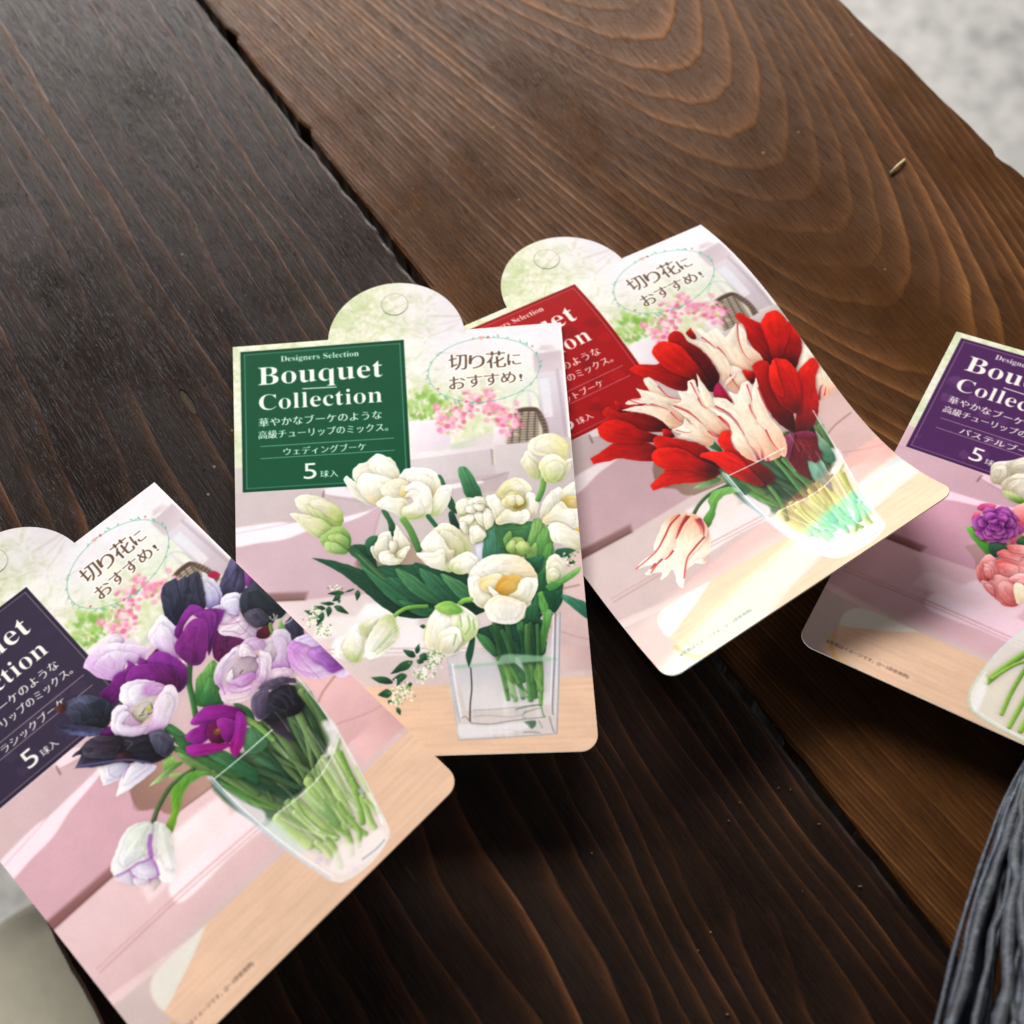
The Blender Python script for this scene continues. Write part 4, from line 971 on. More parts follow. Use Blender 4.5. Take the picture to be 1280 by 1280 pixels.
    # dark-leaved sprig with white flower heads
    sprig(sh, C, [(1050, 640, 950, 590, 28), (1060, 620, 1080, 540, 20), (1080, 640, 1170, 660, 34), (1030, 680, 850, 780, 36), (980, 790, 865, 830, 30), (870, 850, 690, 810, 30), (940, 800, 900, 880, 22), (1060, 680, 1120, 690, 22), (860, 930, 750, 950, 36), (1000, 850, 1010, 890, 20), (900, 1050, 930, 1115, 18), (1130, 400, 1080, 400, 18), (850, 990, 835, 1025, 20)],
          [(1110, 780, 80, 60, 80), (940, 930, 80, 70, 90), (1200, 640, 60, 60, 70), (900, 1010, 50, 30, 30), (1180, 700, 60, 60, 40)], 9)

# the tall tumbler vase that the red and the violet card share, in violet-card pixels
def tumbler(sh, part):
    v = (250, 840, 250 / 1185, 'violet')
    out = pts('48,620! 190,770 340,910 560,1085 780,1232 860,1232 1000,1135 1100,1005 1112,930 1062,820 960,620 830,380 700,190 575,30! 420,340!')
    if part == 0:
        sh.fill(out, v, (238, 228, 226), .85, .9)
        gradient(sh, pts('60,640 430,350 575,60 700,200 830,390 800,480 690,630 460,840 350,900'), v, (74, 104, 82), (120, 146, 108), (200, 640, 640, 560), 4, .95, smooth=True)
        r = np.random.default_rng(4)
        leaf(sh, '110,640 260,700 420,770 520,800 440,820 300,780 160,700', v, [(120, 164, 92), (86, 132, 74)], vein=.3)
        leaf(sh, '260,560 420,480 560,560 640,640 560,740 420,720 330,640', v, [(64, 104, 82), (82, 124, 92)], vein=.15)
        leaf(sh, '500,260 600,250 660,400 720,480 640,470 540,360', v, [(74, 124, 84), (104, 152, 104)], vein=.15)
        sts = [('275,290 420,370 560,560 680,640', 46), ('400,360 520,500 700,620 760,760', 40), ('600,120 660,260 720,420 740,500', 50), ('640,130 740,300 760,420', 40), ('100,590 260,690 470,800', 40), ('60,560 180,600 340,720', 36),
               ('540,400 660,520 720,560', 30), ('380,600 400,700 430,760', 22), ('420,660 560,740 640,820', 40)]
        for s, w in sts:
            q = r.uniform(0, 1); c0 = np.array((78, 112, 72)) * (1 - q) + np.array((136, 162, 104)) * q
            sh.stroke(pts(s), v, w * .21 * 1.62, [tuple(c0), tuple(c0 * .85)], round_=.38, shadow=.2, taper=(1, .85))
        for i in range(34):          # crowded stems and blades above the water line
            t0, t1 = r.uniform(.06, .97), 0.0; t1 = np.clip(.5 + (t0 - .5) * .7 + r.uniform(-.16, .16), .05, .95)
            x0, y0 = 80 + (575 - 80) * t0, 640 + (60 - 640) * t0; x1, y1 = 450 + (800 - 450) * t1, 835 + (440 - 835) * t1
            q = r.uniform(0, 1); c0 = np.array((46, 78, 58)) * (1 - q) + np.array((120, 146, 98)) * q
            sh.stroke([(x0, y0), ((x0 + x1) / 2 + r.normal(0, 16), (y0 + y1) / 2 + r.normal(0, 16)), (x1, y1)], v, r.uniform(24, 50) * .21 * 1.62, [tuple(c0), tuple(c0 * .88)], round_=.34, shadow=.22, taper=(1, .75))
        # under water: stems fan out, brighter
        gradient(sh, pts('460,850 690,640 810,420 900,560 1030,860 960,960 870,1060 760,1080 600,1010'), v, (186, 202, 156), (232, 232, 216), (600, 700, 900, 1050), 10, .7, smooth=True)
        for i in range(20):
            t0, t1 = r.uniform(.04, .96), 0.0; t1 = np.clip(t0 + r.uniform(-.2, .2), .02, .98)
            x0, y0 = 455 + (815 - 455) * t0, 850 + (400 - 850) * t0; x1, y1 = 690 + (1040 - 690) * t1, 1090 + (860 - 1090) * t1; L = r.uniform(.55, 1.0); x1, y1 = x0 + (x1 - x0) * L, y0 + (y1 - y0) * L
            q = r.uniform(0, 1); c0 = np.array((112, 146, 82)) * (1 - q) + np.array((206, 216, 178)) * q
            sh.stroke([(x0, y0), ((x0 + x1) / 2 + r.normal(0, 14), (y0 + y1) / 2 + r.normal(0, 14)), (x1, y1)], v, r.uniform(16, 38) * .21 * 1.62, [tuple(c0), tuple(c0 * 1.08)], round_=.28, alpha=.8, shadow=.08, taper=(1, .8))
        fan = [('560,770 700,880 800,980', 44), ('460,870 560,960 650,1020', 62), ('640,650 730,760 810,890', 56), ('700,640 780,760 850,880', 40), ('740,600 820,720 880,840', 44), ('800,460 880,600 920,700', 34), ('830,480 900,640 960,720', 30), ('690,1010 750,1060 770,1100', 34), ('720,960 790,1040 830,1150', 36),
               ('560,830 680,940 740,980', 30), ('900,640 940,760 960,890', 38), ('820,780 900,900 980,960', 30), ('960,740 1000,860 1030,920', 36), ('850,900 890,1010 895,1080', 34), ('920,560 980,680 1050,830', 22), ('880,860 940,940 940,1030', 26), ('560,760 660,900 820,980', 16), ('980,760 1020,800 1050,830', 24), ('760,900 830,940 870,960', 24)]
        for s, w in fan:
            q = r.uniform(0, 1); c0 = np.array((116, 154, 78)) * (1 - q) + np.array((182, 200, 142)) * q
            sh.stroke(pts(s), v, w * .21 * 1.62, [tuple(c0), tuple(c0 * 1.06)], round_=.3, alpha=.93, shadow=.10)
        leaf(sh, '620,700 700,660 780,800 820,900 720,860 640,770', v, [(120, 160, 104), (160, 190, 120)], vein=.15, alpha=.8)
        for (x, y) in ((770, 330), (380, 880), (705, 1115), (765, 1125), (910, 1160), (960, 700)):
            c = sh.conv([(x, y)], v)[0]; sh.dot(c[0], c[1], 7, (208, 196, 222), .6, 5)
        sh.fill(pts('720,300 780,290 820,370 790,470 740,500 760,400'), v, (244, 236, 240), .8, 4)
        sh.fill(pts('130,690 260,770 380,830 360,900 240,820'), v, (238, 230, 238), .85, 3)
        sh.fill(pts('360,910 440,880 560,1000 620,1060 540,1060'), v, (206, 222, 214), .7, 5)
        sh.fill(pts('820,1040 950,1000 1040,930 1090,960 1060,1060 900,1180 820,1200 760,1160'), v, (247, 238, 238), .75, 5)
    else:
        wt = (246, 250, 250); r = np.random.default_rng(9)
        for i in range(26):          # streaks of light in the glass
            t0 = r.uniform(0, 1); x0, y0 = 90 + 480 * t0, 660 - 600 * t0; x1, y1 = 800 + 290 * t0, 1200 - 260 * t0; a = r.uniform(0, .8); b = min(1, a + r.uniform(.05, .3))
            sh.stroke([(x0 + (x1 - x0) * a, y0 + (y1 - y0) * a), (x0 + (x1 - x0) * (a + b) / 2 + r.normal(0, 8), y0 + (y1 - y0) * (a + b) / 2), (x0 + (x1 - x0) * b, y0 + (y1 - y0) * b)], v, r.uniform(1.5, 6), [(250, 250, 246)], alpha=r.uniform(.10, .38), round_=0, soft=2.0, taper=(.3, 1))
        sh.stroke(pts('80,635 240,505 425,343'), v, 2.4, [(224, 244, 236), wt], round_=0, alpha=.9)
        sh.stroke(pts('440,850 560,760 690,640 780,500 822,380'), v, 2.2, [wt], alpha=.75, round_=0)
        sh.stroke(pts('48,622 190,772 340,912 560,1087 780,1232'), v, 6, [(206, 212, 228), (178, 204, 224), (214, 222, 238)], round_=.1, alpha=.6, soft=2)
        sh.stroke(pts('66,622 210,770 360,905 570,1070 790,1215'), v, 2.4, [(250, 250, 255)], round_=0, alpha=.9)
        sh.stroke(pts('780,1232 860,1234 1000,1136 1100,1006 1112,930 1062,820 960,620 830,380 700,190 575,30'), v, 3.4, [(236, 240, 246)], round_=0, alpha=.7, soft=1.2)
        sh.stroke(pts('960,1110 1040,1050 1090,995'), v, 3, [(132, 150, 168)], alpha=.7, round_=0)
        sh.stroke(pts('1000,720 1040,800 1080,900'), v, 4, [(250, 248, 250)], alpha=.8, round_=0)
        sh.stroke(pts('470,860 600,930 800,985'), v, 1.8, [(248, 250, 236)], alpha=.5, round_=0)
        sh.stroke(pts('545,785 690,930 820,985'), v, 1.8, [(248, 250, 236)], alpha=.5, round_=0)

def bouquet_red(sh):
    R1 = (735, 375, Q, 'red'); R2 = (860, 375, Q, 'red'); R3 = (735, 500, Q, 'red'); R4 = (910, 540, Q, 'red'); R5 = (780, 590, Q, 'red')
    lo, md, hi = (64, 15, 20), (150, 22, 24), (212, 38, 28)
    def rd(s, v, ax, cols=(lo, md, hi), **kw):
        kw.setdefault('rim', (226, 62, 46)); kw.setdefault('rim_w', 1.6)
        sh.petal(pts(s), v, cols, ax, vol=.12, vein=.12, vein_f=4, fold=.09, layers=.07, ruffle=1.5, shadow=.45, r=10, sh_c=(70, 16, 20), seed=len(s) * .21, **kw)
    cr0, cr1, cr2 = (222, 176, 150), (240, 226, 206), (247, 240, 228)
    def wt(s, v, ax, cols=(cr0, cr1, cr2), **kw):
        kw.setdefault('rim', (252, 246, 236)); kw.setdefault('rim_w', 1.5)
        sh.petal(pts(s), v, cols, ax, vol=.07, vein=.05, vein_f=4, fold=.05, layers=.05, ruffle=1.8, shadow=.32, r=9, sh_c=(130, 70, 66), seed=len(s) * .13, **kw)
    def fl(s, v, w=5, a=.85, c=((196, 34, 48), (206, 60, 70)), tp=(1, .3)):
        sh.stroke(pts(s), v, w * Q * 5.0, list(c), alpha=a, taper=tp, round_=0, soft=.9)
    tumbler(sh, 0)
    # greenery at the rim
    leaf(sh, '840,710! 920,650 1010,610 1060,640 960,690', R3, [(96, 140, 90), (140, 176, 124)])
    leaf(sh, '1020,560 1060,540 1200,640 1290,720 1230,760 1120,680', R3, [(66, 104, 76), (110, 146, 106)], vein=.2)
    leaf(sh, '960,1160 1000,1130 1060,1180 1075,1215 1020,1205', R1, [(44, 96, 66), (70, 124, 86)])
    leaf(sh, '1015,1040! 1060,1090 1120,1150 1180,1280 1100,1290 1040,1180', R2, [(60, 110, 84), (160, 196, 170)])
    for s in ('380,230 470,330 620,520', '440,220 540,330 700,480', '300,400 420,560 470,700'):
        sh.stroke(pts(s), R4, 9, [(96, 140, 84), (78, 120, 76)], shadow=.2, round_=.35)
    leaf(sh, '640,240 740,220 800,330 830,470 760,420 680,380', R4, [(84, 124, 112), (120, 160, 140)])
    # back blooms
    wt('900,325! 995,430 1050,520 1180,700 1100,775 1040,800 1015,660 870,575 850,540 900,420', R2, (1060, 790, 960, 400))
    fl('1045,790 1060,700 1080,680', R2, 9, .8, ((130, 40, 70), (190, 120, 120))); fl('1090,760 1100,690', R2, 5)
    rd('370,130! 410,103 500,150 595,200 645,300 705,420 730,525 640,515 560,430 480,320 450,220', R2, (760, 540, 400, 110))
    rd('795,170 865,250 908,340 893,450 855,548 760,525 735,420 790,310', R2, (800, 540, 830, 200))
    rd('580,190 620,108 700,83 772,140 808,235 790,335 742,455 690,505 640,355 600,255', R2, (740, 520, 690, 90), ((96, 22, 26), (186, 28, 26), (226, 44, 30)))
    # streaked blooms, upper group
    wt('860,300! 930,320 1010,350 980,420 900,350', R1, (1010, 420, 870, 300))
    wt('70,250 95,225 150,262 210,225 260,250 300,292 395,165! 400,300 445,425 535,585 430,575 330,525 240,405 150,315', R2, (460, 640, 210, 230))
    wt('395,185! 462,262 472,352 562,422 608,505 520,515 450,435 405,322', R2, (560, 520, 410, 200))
    wt('330,520 440,560 535,590 470,660 400,725 340,615', R2, (420, 720, 400, 540))
    wt('0,318! 100,325 185,365 285,440 330,520 335,605 405,725 375,735 300,685 250,605 220,525 140,435', R2, (390, 720, 20, 320))
    for s in ('110,300 160,335 215,385', '235,378 270,410 305,455', '392,180 402,310 440,420 500,485', '335,600 370,660 410,705', '130,430 160,460 185,490'): fl(s, R2, 4.4)
    rd('780,270 820,220! 865,300 830,312', R1, (830, 320, 820, 220))
    rd('640,290 680,250 740,258 800,330 905,400 1005,520 1046,605 1034,692 980,735 850,625 740,455 650,355', R1, (1000, 700, 680, 270), ((54, 16, 26), (100, 20, 26), (176, 26, 26)))
    rd('325,555! 400,515 540,515 640,480 765,540 905,645 875,695 720,724 560,652 470,612 400,602', R1, (900, 690, 350, 550))
    rd('508,405 560,340 640,333 742,368 815,450 905,565 965,685 800,625 640,560 545,475', R1, (940, 680, 550, 370), (lo, (176, 26, 24), (224, 44, 32)))
    rd('1000,760 1040,660 1100,730 1150,820 1080,820', R1, (1060, 690, 1120, 820), ((170, 40, 90), (150, 20, 30)))
    wt('1180,590 1110,640 1090,700', R1, (1100, 700, 1180, 600))
    # left bloom
    rd('205,800! 250,828 305,895 240,898', R1, (300, 900, 215, 800)); rd('115,892 160,853 240,898 385,898 560,948 665,1032 600,1055 400,1045 200,962 130,932', R1, (660, 1040, 130, 880), ((64, 16, 20), (130, 22, 24), (190, 36, 30)))
    rd('15,470! 90,420 200,350 330,338 520,358 560,470 420,488 260,467 150,492 38,512!', R3, (560, 400, 30, 490), ((120, 24, 26), (176, 30, 28), (204, 38, 32)))
    rd('75,1035 120,978 220,958 335,988 425,1040 560,1085 540,1135 330,1145 180,1142 108,1102', R1, (560, 1110, 90, 1020), ((84, 18, 22), (170, 26, 26), (222, 42, 30)))
    # streaked bloom, left
    wt('440,640 488,618 540,668 605,742 720,800 600,800 510,745 470,695', R1, (700, 800, 460, 630)); wt('378,705! 480,728 560,750 660,790 800,800 900,900 840,962 740,992 690,958 600,880 470,830 330,838 298,822 360,790 425,780', R1, (860, 950, 340, 800))
    wt('265,880! 400,848 540,858 655,890 750,985 705,1022 660,1032 580,962 480,912 360,892', R1, (740, 1010, 290, 880))
    for s in ('500,832 570,850 640,880', '330,800 400,826 470,834', '560,690 640,770 760,800', '660,900 710,950 745,975', '350,790 420,800'): fl(s, R1, 4.2)
    # streaked bloom, centre
    wt('668,1042 750,1000 770,938! 822,990 885,1000 1005,1132 940,1172 820,1112 650,1102! 742,1070', R1, (980, 1150, 680, 1040))
    for s in ('700,1040 780,1060 830,1052',): fl(s, R1, 3)
    wt('645,832! 742,810 718,728! 792,728 798,650 850,640 882,730 960,850 1085,930 1145,1022 1132,1065 1030,1112 960,1042 900,972 800,882 700,842', R1, (1080, 1090, 760, 720))
    wt('645,838! 760,888 872,958 962,1048 1042,1112 950,1085 850,1002 760,922', R1, (1030, 1110, 660, 840))
    wt('865,585! 932,690 1012,810 1062,880 1145,1005 1060,942 970,882 900,772', R1, (1130, 1000, 870, 600))
    for s in ('690,850 780,885 860,940 905,985', '820,660 860,740 890,790', '880,790 910,840 950,870', '1040,930 1100,990 1140,1030', '960,1050 1010,1090 1040,1085'): fl(s, R1, 4.6)
    fl('1040,1085 1000,1060 960,1020', R1, 9, .6, ((160, 60, 80), (220, 150, 140)))
    # red blooms in front
    rd('585,232! 650,238 692,292 610,302', R3, (680, 300, 590, 240)); rd('518,322 560,283 640,298 760,318 905,358 1035,470 1042,545 900,505 720,422 560,392', R3, (1040, 540, 540, 300), ((60, 16, 20), (150, 22, 24), (200, 36, 28)))
    rd('495,682! 580,600 640,548 742,538 900,548 1040,578 1000,625 900,653 740,668 640,688 518,722!', R3, (1030, 590, 510, 690), ((90, 20, 22), (180, 28, 26), (218, 40, 30)))
    rd('505,432 560,388 650,378 762,398 905,482 1045,562 980,605 800,562 620,553 528,502', R3, (1030, 570, 530, 410), (lo, (180, 26, 24), (226, 44, 30)))
    rd('430,565 530,580 540,640 500,670', R2, (500, 660, 450, 570))
    rd('508,530! 560,488 640,498 665,640 745,765 835,905 860,1045 760,1015 668,925 588,765 548,645', R2, (850, 1040, 540, 500), ((56, 14, 20), (124, 20, 24), (186, 30, 28)))
    rd('870,590 940,500 1002,463 1043,525 1015,640 1044,835 1012,985 930,1046 860,1054 862,900 872,740', R2, (900, 1050, 980, 480), ((86, 18, 24), (172, 26, 26), (212, 38, 30)))
    rd('643,570 680,473 742,468 802,488 872,580 902,740 885,905 760,855 688,745 653,665', R2, (860, 920, 710, 470), ((92, 18, 22), (176, 26, 24), (224, 42, 30)))
    rd('648,560 682,478 722,600 765,765 700,745 653,655', R2, (740, 760, 670, 490), ((180, 28, 24), (230, 48, 32)))
    # crumpled dark bloom
    rd('440,35 520,5 645,-12 705,30 722,115 748,182 702,242 625,232 662,382! 560,322 480,222 448,122', R4, (520, 20, 640, 300), ((112, 26, 40), (96, 20, 32), (86, 18, 30)), rim=(128, 40, 56))
    rd('438,42 522,8 515,120 482,225 450,130', R4, (480, 200, 480, 10), ((120, 50, 84), (140, 66, 100)), rim=None); rd('520,10 640,-10 700,30 610,50', R4, (600, 40, 600, -10), ((110, 30, 60), (134, 50, 84)), rim=None)
    for s in ('540,60 600,120 590,200', '620,60 660,150 640,220', '560,90 640,110 700,100'): sh.stroke(pts(s), R4, 2.4, [(140, 56, 66)], alpha=.5)
    rd('1035,315 1070,253 1132,248 1143,330 1182,400 1300,470 1455,562 1486,645 1400,688 1280,645 1100,425 1058,372', R3, (1440, 650, 1080, 260), ((76, 18, 22), (150, 24, 24), (226, 42, 28)))
    rd('885,452! 920,418 1080,412 1182,438 1300,560 1405,685 1260,655 1100,573 1000,493', R3, (1380, 660, 900, 440), ((110, 20, 24), (196, 30, 26), (228, 44, 30)))
    # streaked bloom in front
    wt('205,782 300,790 372,842 320,728! 392,750 430,668 480,648 512,700 502,802 542,902 602,1002 702,1132 745,1235 640,1290 540,1235 450,1082 380,952 300,882 218,842', R2, (650, 1280, 380, 700))
    wt('170,860 240,888 342,948 432,1068 522,1230 565,1298 440,1248 358,1135 338,1022', R2, (540, 1280, 230, 890))
    wt('508,782 540,618! 582,762 652,932 742,1042 785,1152 772,1255 700,1185 620,1042 550,962', R2, (760, 1240, 540, 640))
    for s in ('220,850 310,900 390,980 450,1080', '470,680 490,740 510,800', '490,840 510,900 545,950', '620,1040 660,1120 710,1190 740,1220', '250,930 320,990 335,1040', '560,700 590,790 640,890'): fl(s, R2, 4.8)
    for s in ('560,1270 540,1220 500,1170', '600,1280 590,1220 580,1180', '640,1285 630,1240'): fl(s, R2, 10, .7, ((140, 30, 66), (220, 150, 140)))
    # nodding streaked bloom with its stem and leaf
    sh.stroke(pts('548,350 600,260 680,180 820,108'), R5, 30 * Q * 1.7, [(74, 94, 66), (66, 96, 66)], shadow=.25, round_=.3)
    leaf(sh, '632,385 682,290 668,220 720,150 840,120 935,152 800,190 742,260 722,352 672,448', R5, [(84, 140, 66), (120, 172, 96)], ax=(660, 420, 880, 140), vein=.1)
    wt('238,592 280,470 340,378 425,338 405,420 332,562 250,625', R5, (410, 350, 250, 610))
    wt('650,415 688,520 682,622 640,684 560,735 488,785 530,642 622,542', R5, (660, 430, 560, 730))
    wt('563,722 650,678 660,722 622,738', R5, (640, 690, 580, 730))
    wt('85,782! 160,700 250,632 332,522 382,388 442,338 505,338 432,482 412,592 332,692 215,825! 168,812 240,742 112,772', R5, (460, 340, 140, 780))
    wt('205,805 320,692 412,602 422,502 502,348 562,338 645,402 665,482 602,602 522,682 482,772 485,862 470,928! 430,905 390,782 330,842 290,872! 302,802', R5, (540, 340, 420, 880))
    for s in ('440,345 370,420 320,520 250,640 95,775', '520,355 470,420 430,500 415,530', '640,520 560,610 500,700 478,850', '390,632 360,670 328,700', '300,700 260,740 215,805', '245,735 215,775'): fl(s, R5, 5.4, .9, ((150, 30, 44), (196, 50, 56)), (1, .6))
    fl('500,360 455,430 425,505', R5, 11, .8, ((130, 26, 40), (180, 40, 50)), (1, .3)); fl('600,385 630,440 635,510', R5, 15, .75, ((120, 28, 50), (170, 50, 60)), (1, .15)); fl('570,380 610,450 615,500', R5, 7, .6)
    tumbler(sh, 1)

def bouquet_violet(sh):
    U1 = (65, 760, Q, 'violet'); U2 = (190, 680, Q, 'violet'); U3 = (260, 740, Q, 'violet'); U4 = (120, 920, Q, 'violet'); V8 = (60, 680, 0.421875, 'violet')
    def pp(s, v, cols=((88, 34, 92), (124, 48, 132), (142, 62, 152)), ax=None, **kw):
        kw.setdefault('rim', (160, 84, 172)); kw.setdefault('rim_w', 1.6)
        sh.petal(pts(s), v, cols, ax, vol=.14, vein=.10, vein_f=4, fold=.09, layers=.12, ruffle=1.6, shadow=.42, r=11, sh_c=(60, 30, 70), seed=len(s) * .2, **kw)
    def wp(s, v, cols=((206, 170, 214), (236, 224, 242), (246, 242, 250)), ax=None, **kw):
        kw.setdefault('rim', (252, 248, 254)); kw.setdefault('rim_w', 1.8)
        sh.petal(pts(s), v, cols, ax, vol=.11, vein=.05, vein_f=6, fold=.045, layers=.06, ruffle=2.0, inner=1, shadow=.34, r=11, sh_c=(110, 80, 120), seed=len(s) * .3, blotch=.025, **kw)
    def bk(s, v, cols=((44, 40, 54), (60, 58, 76), (80, 80, 102)), ax=None, **kw):
        kw.setdefault('rim', (96, 94, 122)); kw.setdefault('rim_w', 1.5)
        sh.petal(pts(s), v, cols, ax, vol=.24, vein=.18, vein_f=4, fold=.15, layers=.22, ruffle=1.6, shadow=.45, r=12, sh_c=(40, 34, 44), seed=len(s) * .17, **kw)
    tumbler(sh, 0)
    # leaves between the stems
    for s, v, c in (('350,1100 400,1020 480,930 520,960 515,1060 540,1180 560,1290 360,1290', U2, ((60, 110, 62), (112, 160, 92))), ('880,960 960,930 1100,1040 1200,1110 1150,1130 1000,1050', U1, ((66, 118, 74), (84, 132, 84))),
                    ('960,1040 1100,1060 1280,1180 1400,1260 1300,1290 1100,1180', U1, ((52, 98, 64), (76, 122, 78))), ('600,80 760,120 900,180 1050,260 1180,320 1100,330 900,250 700,180', U4, ((66, 108, 66), (92, 136, 84))),
                    ('850,130 1000,110 1150,180 1280,280 1280,380 1100,280', U4, ((50, 94, 66), (78, 124, 84))), ('620,40 720,60 780,120 700,110', U4, ((58, 102, 66), (74, 122, 72))), ('640,130 760,170 940,290 960,330 860,300 720,230', U4, ((104, 140, 84), (124, 156, 98))),
                    ('200,890 330,930 380,1050 300,1010', U3, ((56, 100, 66), (80, 126, 80))), ('290,1100 420,1100 480,1200 400,1290 290,1260', U3, ((74, 116, 84), (92, 134, 96))),
                    ('0,690 60,720 90,850 40,900 -60,880', U3, ((56, 108, 66), (90, 140, 84)))):
        leaf(sh, s, v, c, vein=.15)
    sh.stroke(pts('1100,450 1095,600 1120,720 1150,880'), U1, 46 * Q * 1.6, [(70, 118, 66), (62, 110, 64)], round_=.35, shadow=.2)
    sh.stroke(pts('280,1000 380,1060 520,1180'), U3, 40 * Q * 1.6, [(140, 172, 96), (110, 150, 84)], round_=.3, shadow=.2)
    leaf(sh, '530,240 570,150 620,160 650,230 560,280', U4, [(120, 168, 84), (166, 200, 124)]); leaf(sh, '420,405! 520,300 620,220 690,215 600,290 500,370', U4, [(90, 138, 70), (176, 204, 150)])
    sh.stroke(pts('600,320 680,310'), U4, 8, [(150, 196, 110)], alpha=.8)
    # far blooms
    bk('525,390 560,260 600,170 655,93 735,160 745,335 700,395 600,405 540,445', U2, ((70, 66, 92), (78, 76, 104), (96, 94, 124)), (620, 420, 660, 100))
    sh.stroke(pts('690,130 680,230 650,340'), U2, 6, [(48, 44, 62)], alpha=.6)
    pp('735,175! 865,292 752,335', U2, ((120, 60, 130), (150, 84, 150)))
    wp('400,250 450,255 530,330 560,450 500,520 430,490', U2, ((140, 130, 190), (206, 204, 236), (236, 236, 248)))
    sh.fill(pts('440,250 490,215 540,240 530,270 480,275'), U2, (168, 34, 72), .9, 1)
    pp('500,700 640,740 745,770 640,840 560,945 485,890', U2, ((84, 30, 74), (110, 48, 100)), rim=None)
    for s in ('560,790 600,770 590,820', '520,860 560,840 550,900'): sh.stroke(pts(s), U2, 3, [(60, 22, 54)], alpha=.7)
    wp('470,530 540,488 645,498 695,560 600,625 525,625', U2); wp('548,455 600,400 705,402 705,545 640,565 560,525', U2, ((206, 196, 232), (226, 222, 246), (240, 240, 252)))
    wp('520,685 620,640 712,580 785,620 855,682 832,745 740,768 680,722 580,735', U2, ((208, 186, 212), (238, 230, 236)))
    for s in ('560,700 640,700 720,720 780,640', '540,640 620,640 700,620'): sh.stroke(pts(s), U2, 2.6, [(160, 110, 180)], alpha=.6)
    bk('72,385 100,320 190,270! 205,290 262,250! 285,265 300,245 362,212! 392,282 424,445 412,520 320,490 250,545 180,662 108,602 78,482', U2, ((40, 42, 58), (58, 60, 78), (70, 72, 90)), (260, 600, 300, 240))
    for s in ('190,300 220,420 230,560', '290,270 280,360 250,480', '350,260 370,380 390,480'): sh.stroke(pts(s), U2, 4, [(36, 36, 48)], alpha=.5)
    bk('700,505 708,400 760,340 865,293 1090,490 1045,585 985,605 950,645 860,668 778,642 718,562', U2, ((34, 38, 46), (46, 52, 60), (64, 66, 80)), (960, 600, 760, 340))
    bk('735,560 800,520 870,520 940,600 860,665 780,640', U2, ((66, 64, 78), (86, 82, 98)), rim=None)
    bk('1060,640 1140,555 1198,622 1208,735 1130,782 1085,705', U2, ((54, 54, 72), (70, 70, 90)))
    pp('830,740 860,680 930,650 950,720 900,760', U2, ((70, 26, 40), (96, 36, 56)), rim=None)
    sh.stroke(pts('1030,600 1070,560 1090,510'), U2, 3, [(206, 200, 214)], alpha=.8); sh.stroke(pts('1060,640 1110,610 1140,560'), U2, 3, [(190, 186, 204)], alpha=.8)
    for s in ('960,610 980,590 970,560', '950,600 940,580', '990,600 1000,570'): sh.stroke(pts(s), U2, 3, [(220, 216, 214)], alpha=.7)
    leaf(sh, '1010,690 1020,590 1050,640 1085,710 1050,705', U2, [(110, 150, 90), (150, 186, 130)]); sh.stroke(pts('945,640 950,680 965,720'), U2, 8, [(110, 140, 80)])
    wp('765,222 810,138 880,55 985,150 985,222 1005,300 1020,405 900,352 818,332', U1, ((214, 168, 220), (232, 214, 242), (242, 240, 252)), (960, 390, 850, 90))
    wp('430,262 470,213 532,208 575,275 500,290', U1); wp('243,478! 280,390 380,310 500,278 600,288 720,308 775,342 690,445 600,435 560,525 480,575 380,562 300,512', U1, ((214, 176, 224), (226, 196, 236), (238, 226, 246)), (560, 520, 560, 280))
    # big violet tulip
    pp('175,712 210,620 280,510 322,480 382,500 425,532 332,562 262,642 232,742 202,765', U2, ((104, 36, 112), (140, 58, 152)))
    pp('420,532 562,528 572,562 520,682 492,785 452,890 420,700', U2, ((90, 34, 96), (132, 56, 146)))
    pp('330,562 420,530 502,552 512,622 472,742 440,835 428,642 370,592', U2, ((100, 36, 106), (140, 60, 150)))
    pp('232,722 290,630 372,588 432,620 444,722 442,835 402,945 330,974 250,934 188,862 182,802', U2, ((92, 36, 92), (122, 46, 124), (140, 58, 146)), (310, 970, 350, 600))
    # violet double on the left
    pp('460,610 500,540 592,480 600,422! 665,462 620,512 592,602 552,682 482,765 375,705 420,642', U1); pp('690,450 700,400 760,410 830,330 850,360 780,450', U1)
    pp('755,422 830,350 922,358 1032,430 1084,490 1072,605 1010,675 940,605 860,505', U1, ((80, 30, 84), (122, 46, 130), (146, 64, 160)), (980, 660, 850, 360))
    pp('588,592 620,490 722,448 852,448 952,480 1004,562 992,645 900,615 760,580 640,605', U1, ((84, 32, 80), (118, 44, 122), (138, 58, 146)), (900, 620, 700, 450))
    pp('370,1015 440,950 500,985 480,1030', U1); pp('430,850 490,800 480,900 445,910', U1)
    # left dark bloom
    bk('10,802! 100,752 220,703 332,703 442,738 485,802 465,905 400,965 200,945 118,852', U1, ((40, 40, 50), (54, 58, 70), (86, 88, 112)), (400, 930, 260, 700))
    bk('8,800! 90,755 110,800 60,850', U1, ((80, 50, 50), (104, 70, 66)), rim=None); bk('12,942! 100,930 250,940 402,962 362,1015 250,1028 120,1002', U1, ((60, 58, 80), (96, 100, 142)), (250, 940, 240, 1025))
    # lilac-white open bloom
    wp('538,680 570,610 680,573 822,588 905,640 855,692 722,722 622,795 548,755', U1, ((222, 196, 226), (238, 228, 246), (244, 242, 252)))
    wp('636,862 690,760 802,718 815,802 762,885 680,935', U1, ((168, 168, 128), (206, 202, 186), (220, 212, 210)), rim=None)
    wp('716,650 760,612 860,606 900,640 840,690 740,700', U1, ((220, 180, 224), (206, 160, 214)), rim=None)
    wp('506,892 600,800 645,872 705,935 600,945 528,925', U1, ((206, 170, 206), (226, 202, 228)))
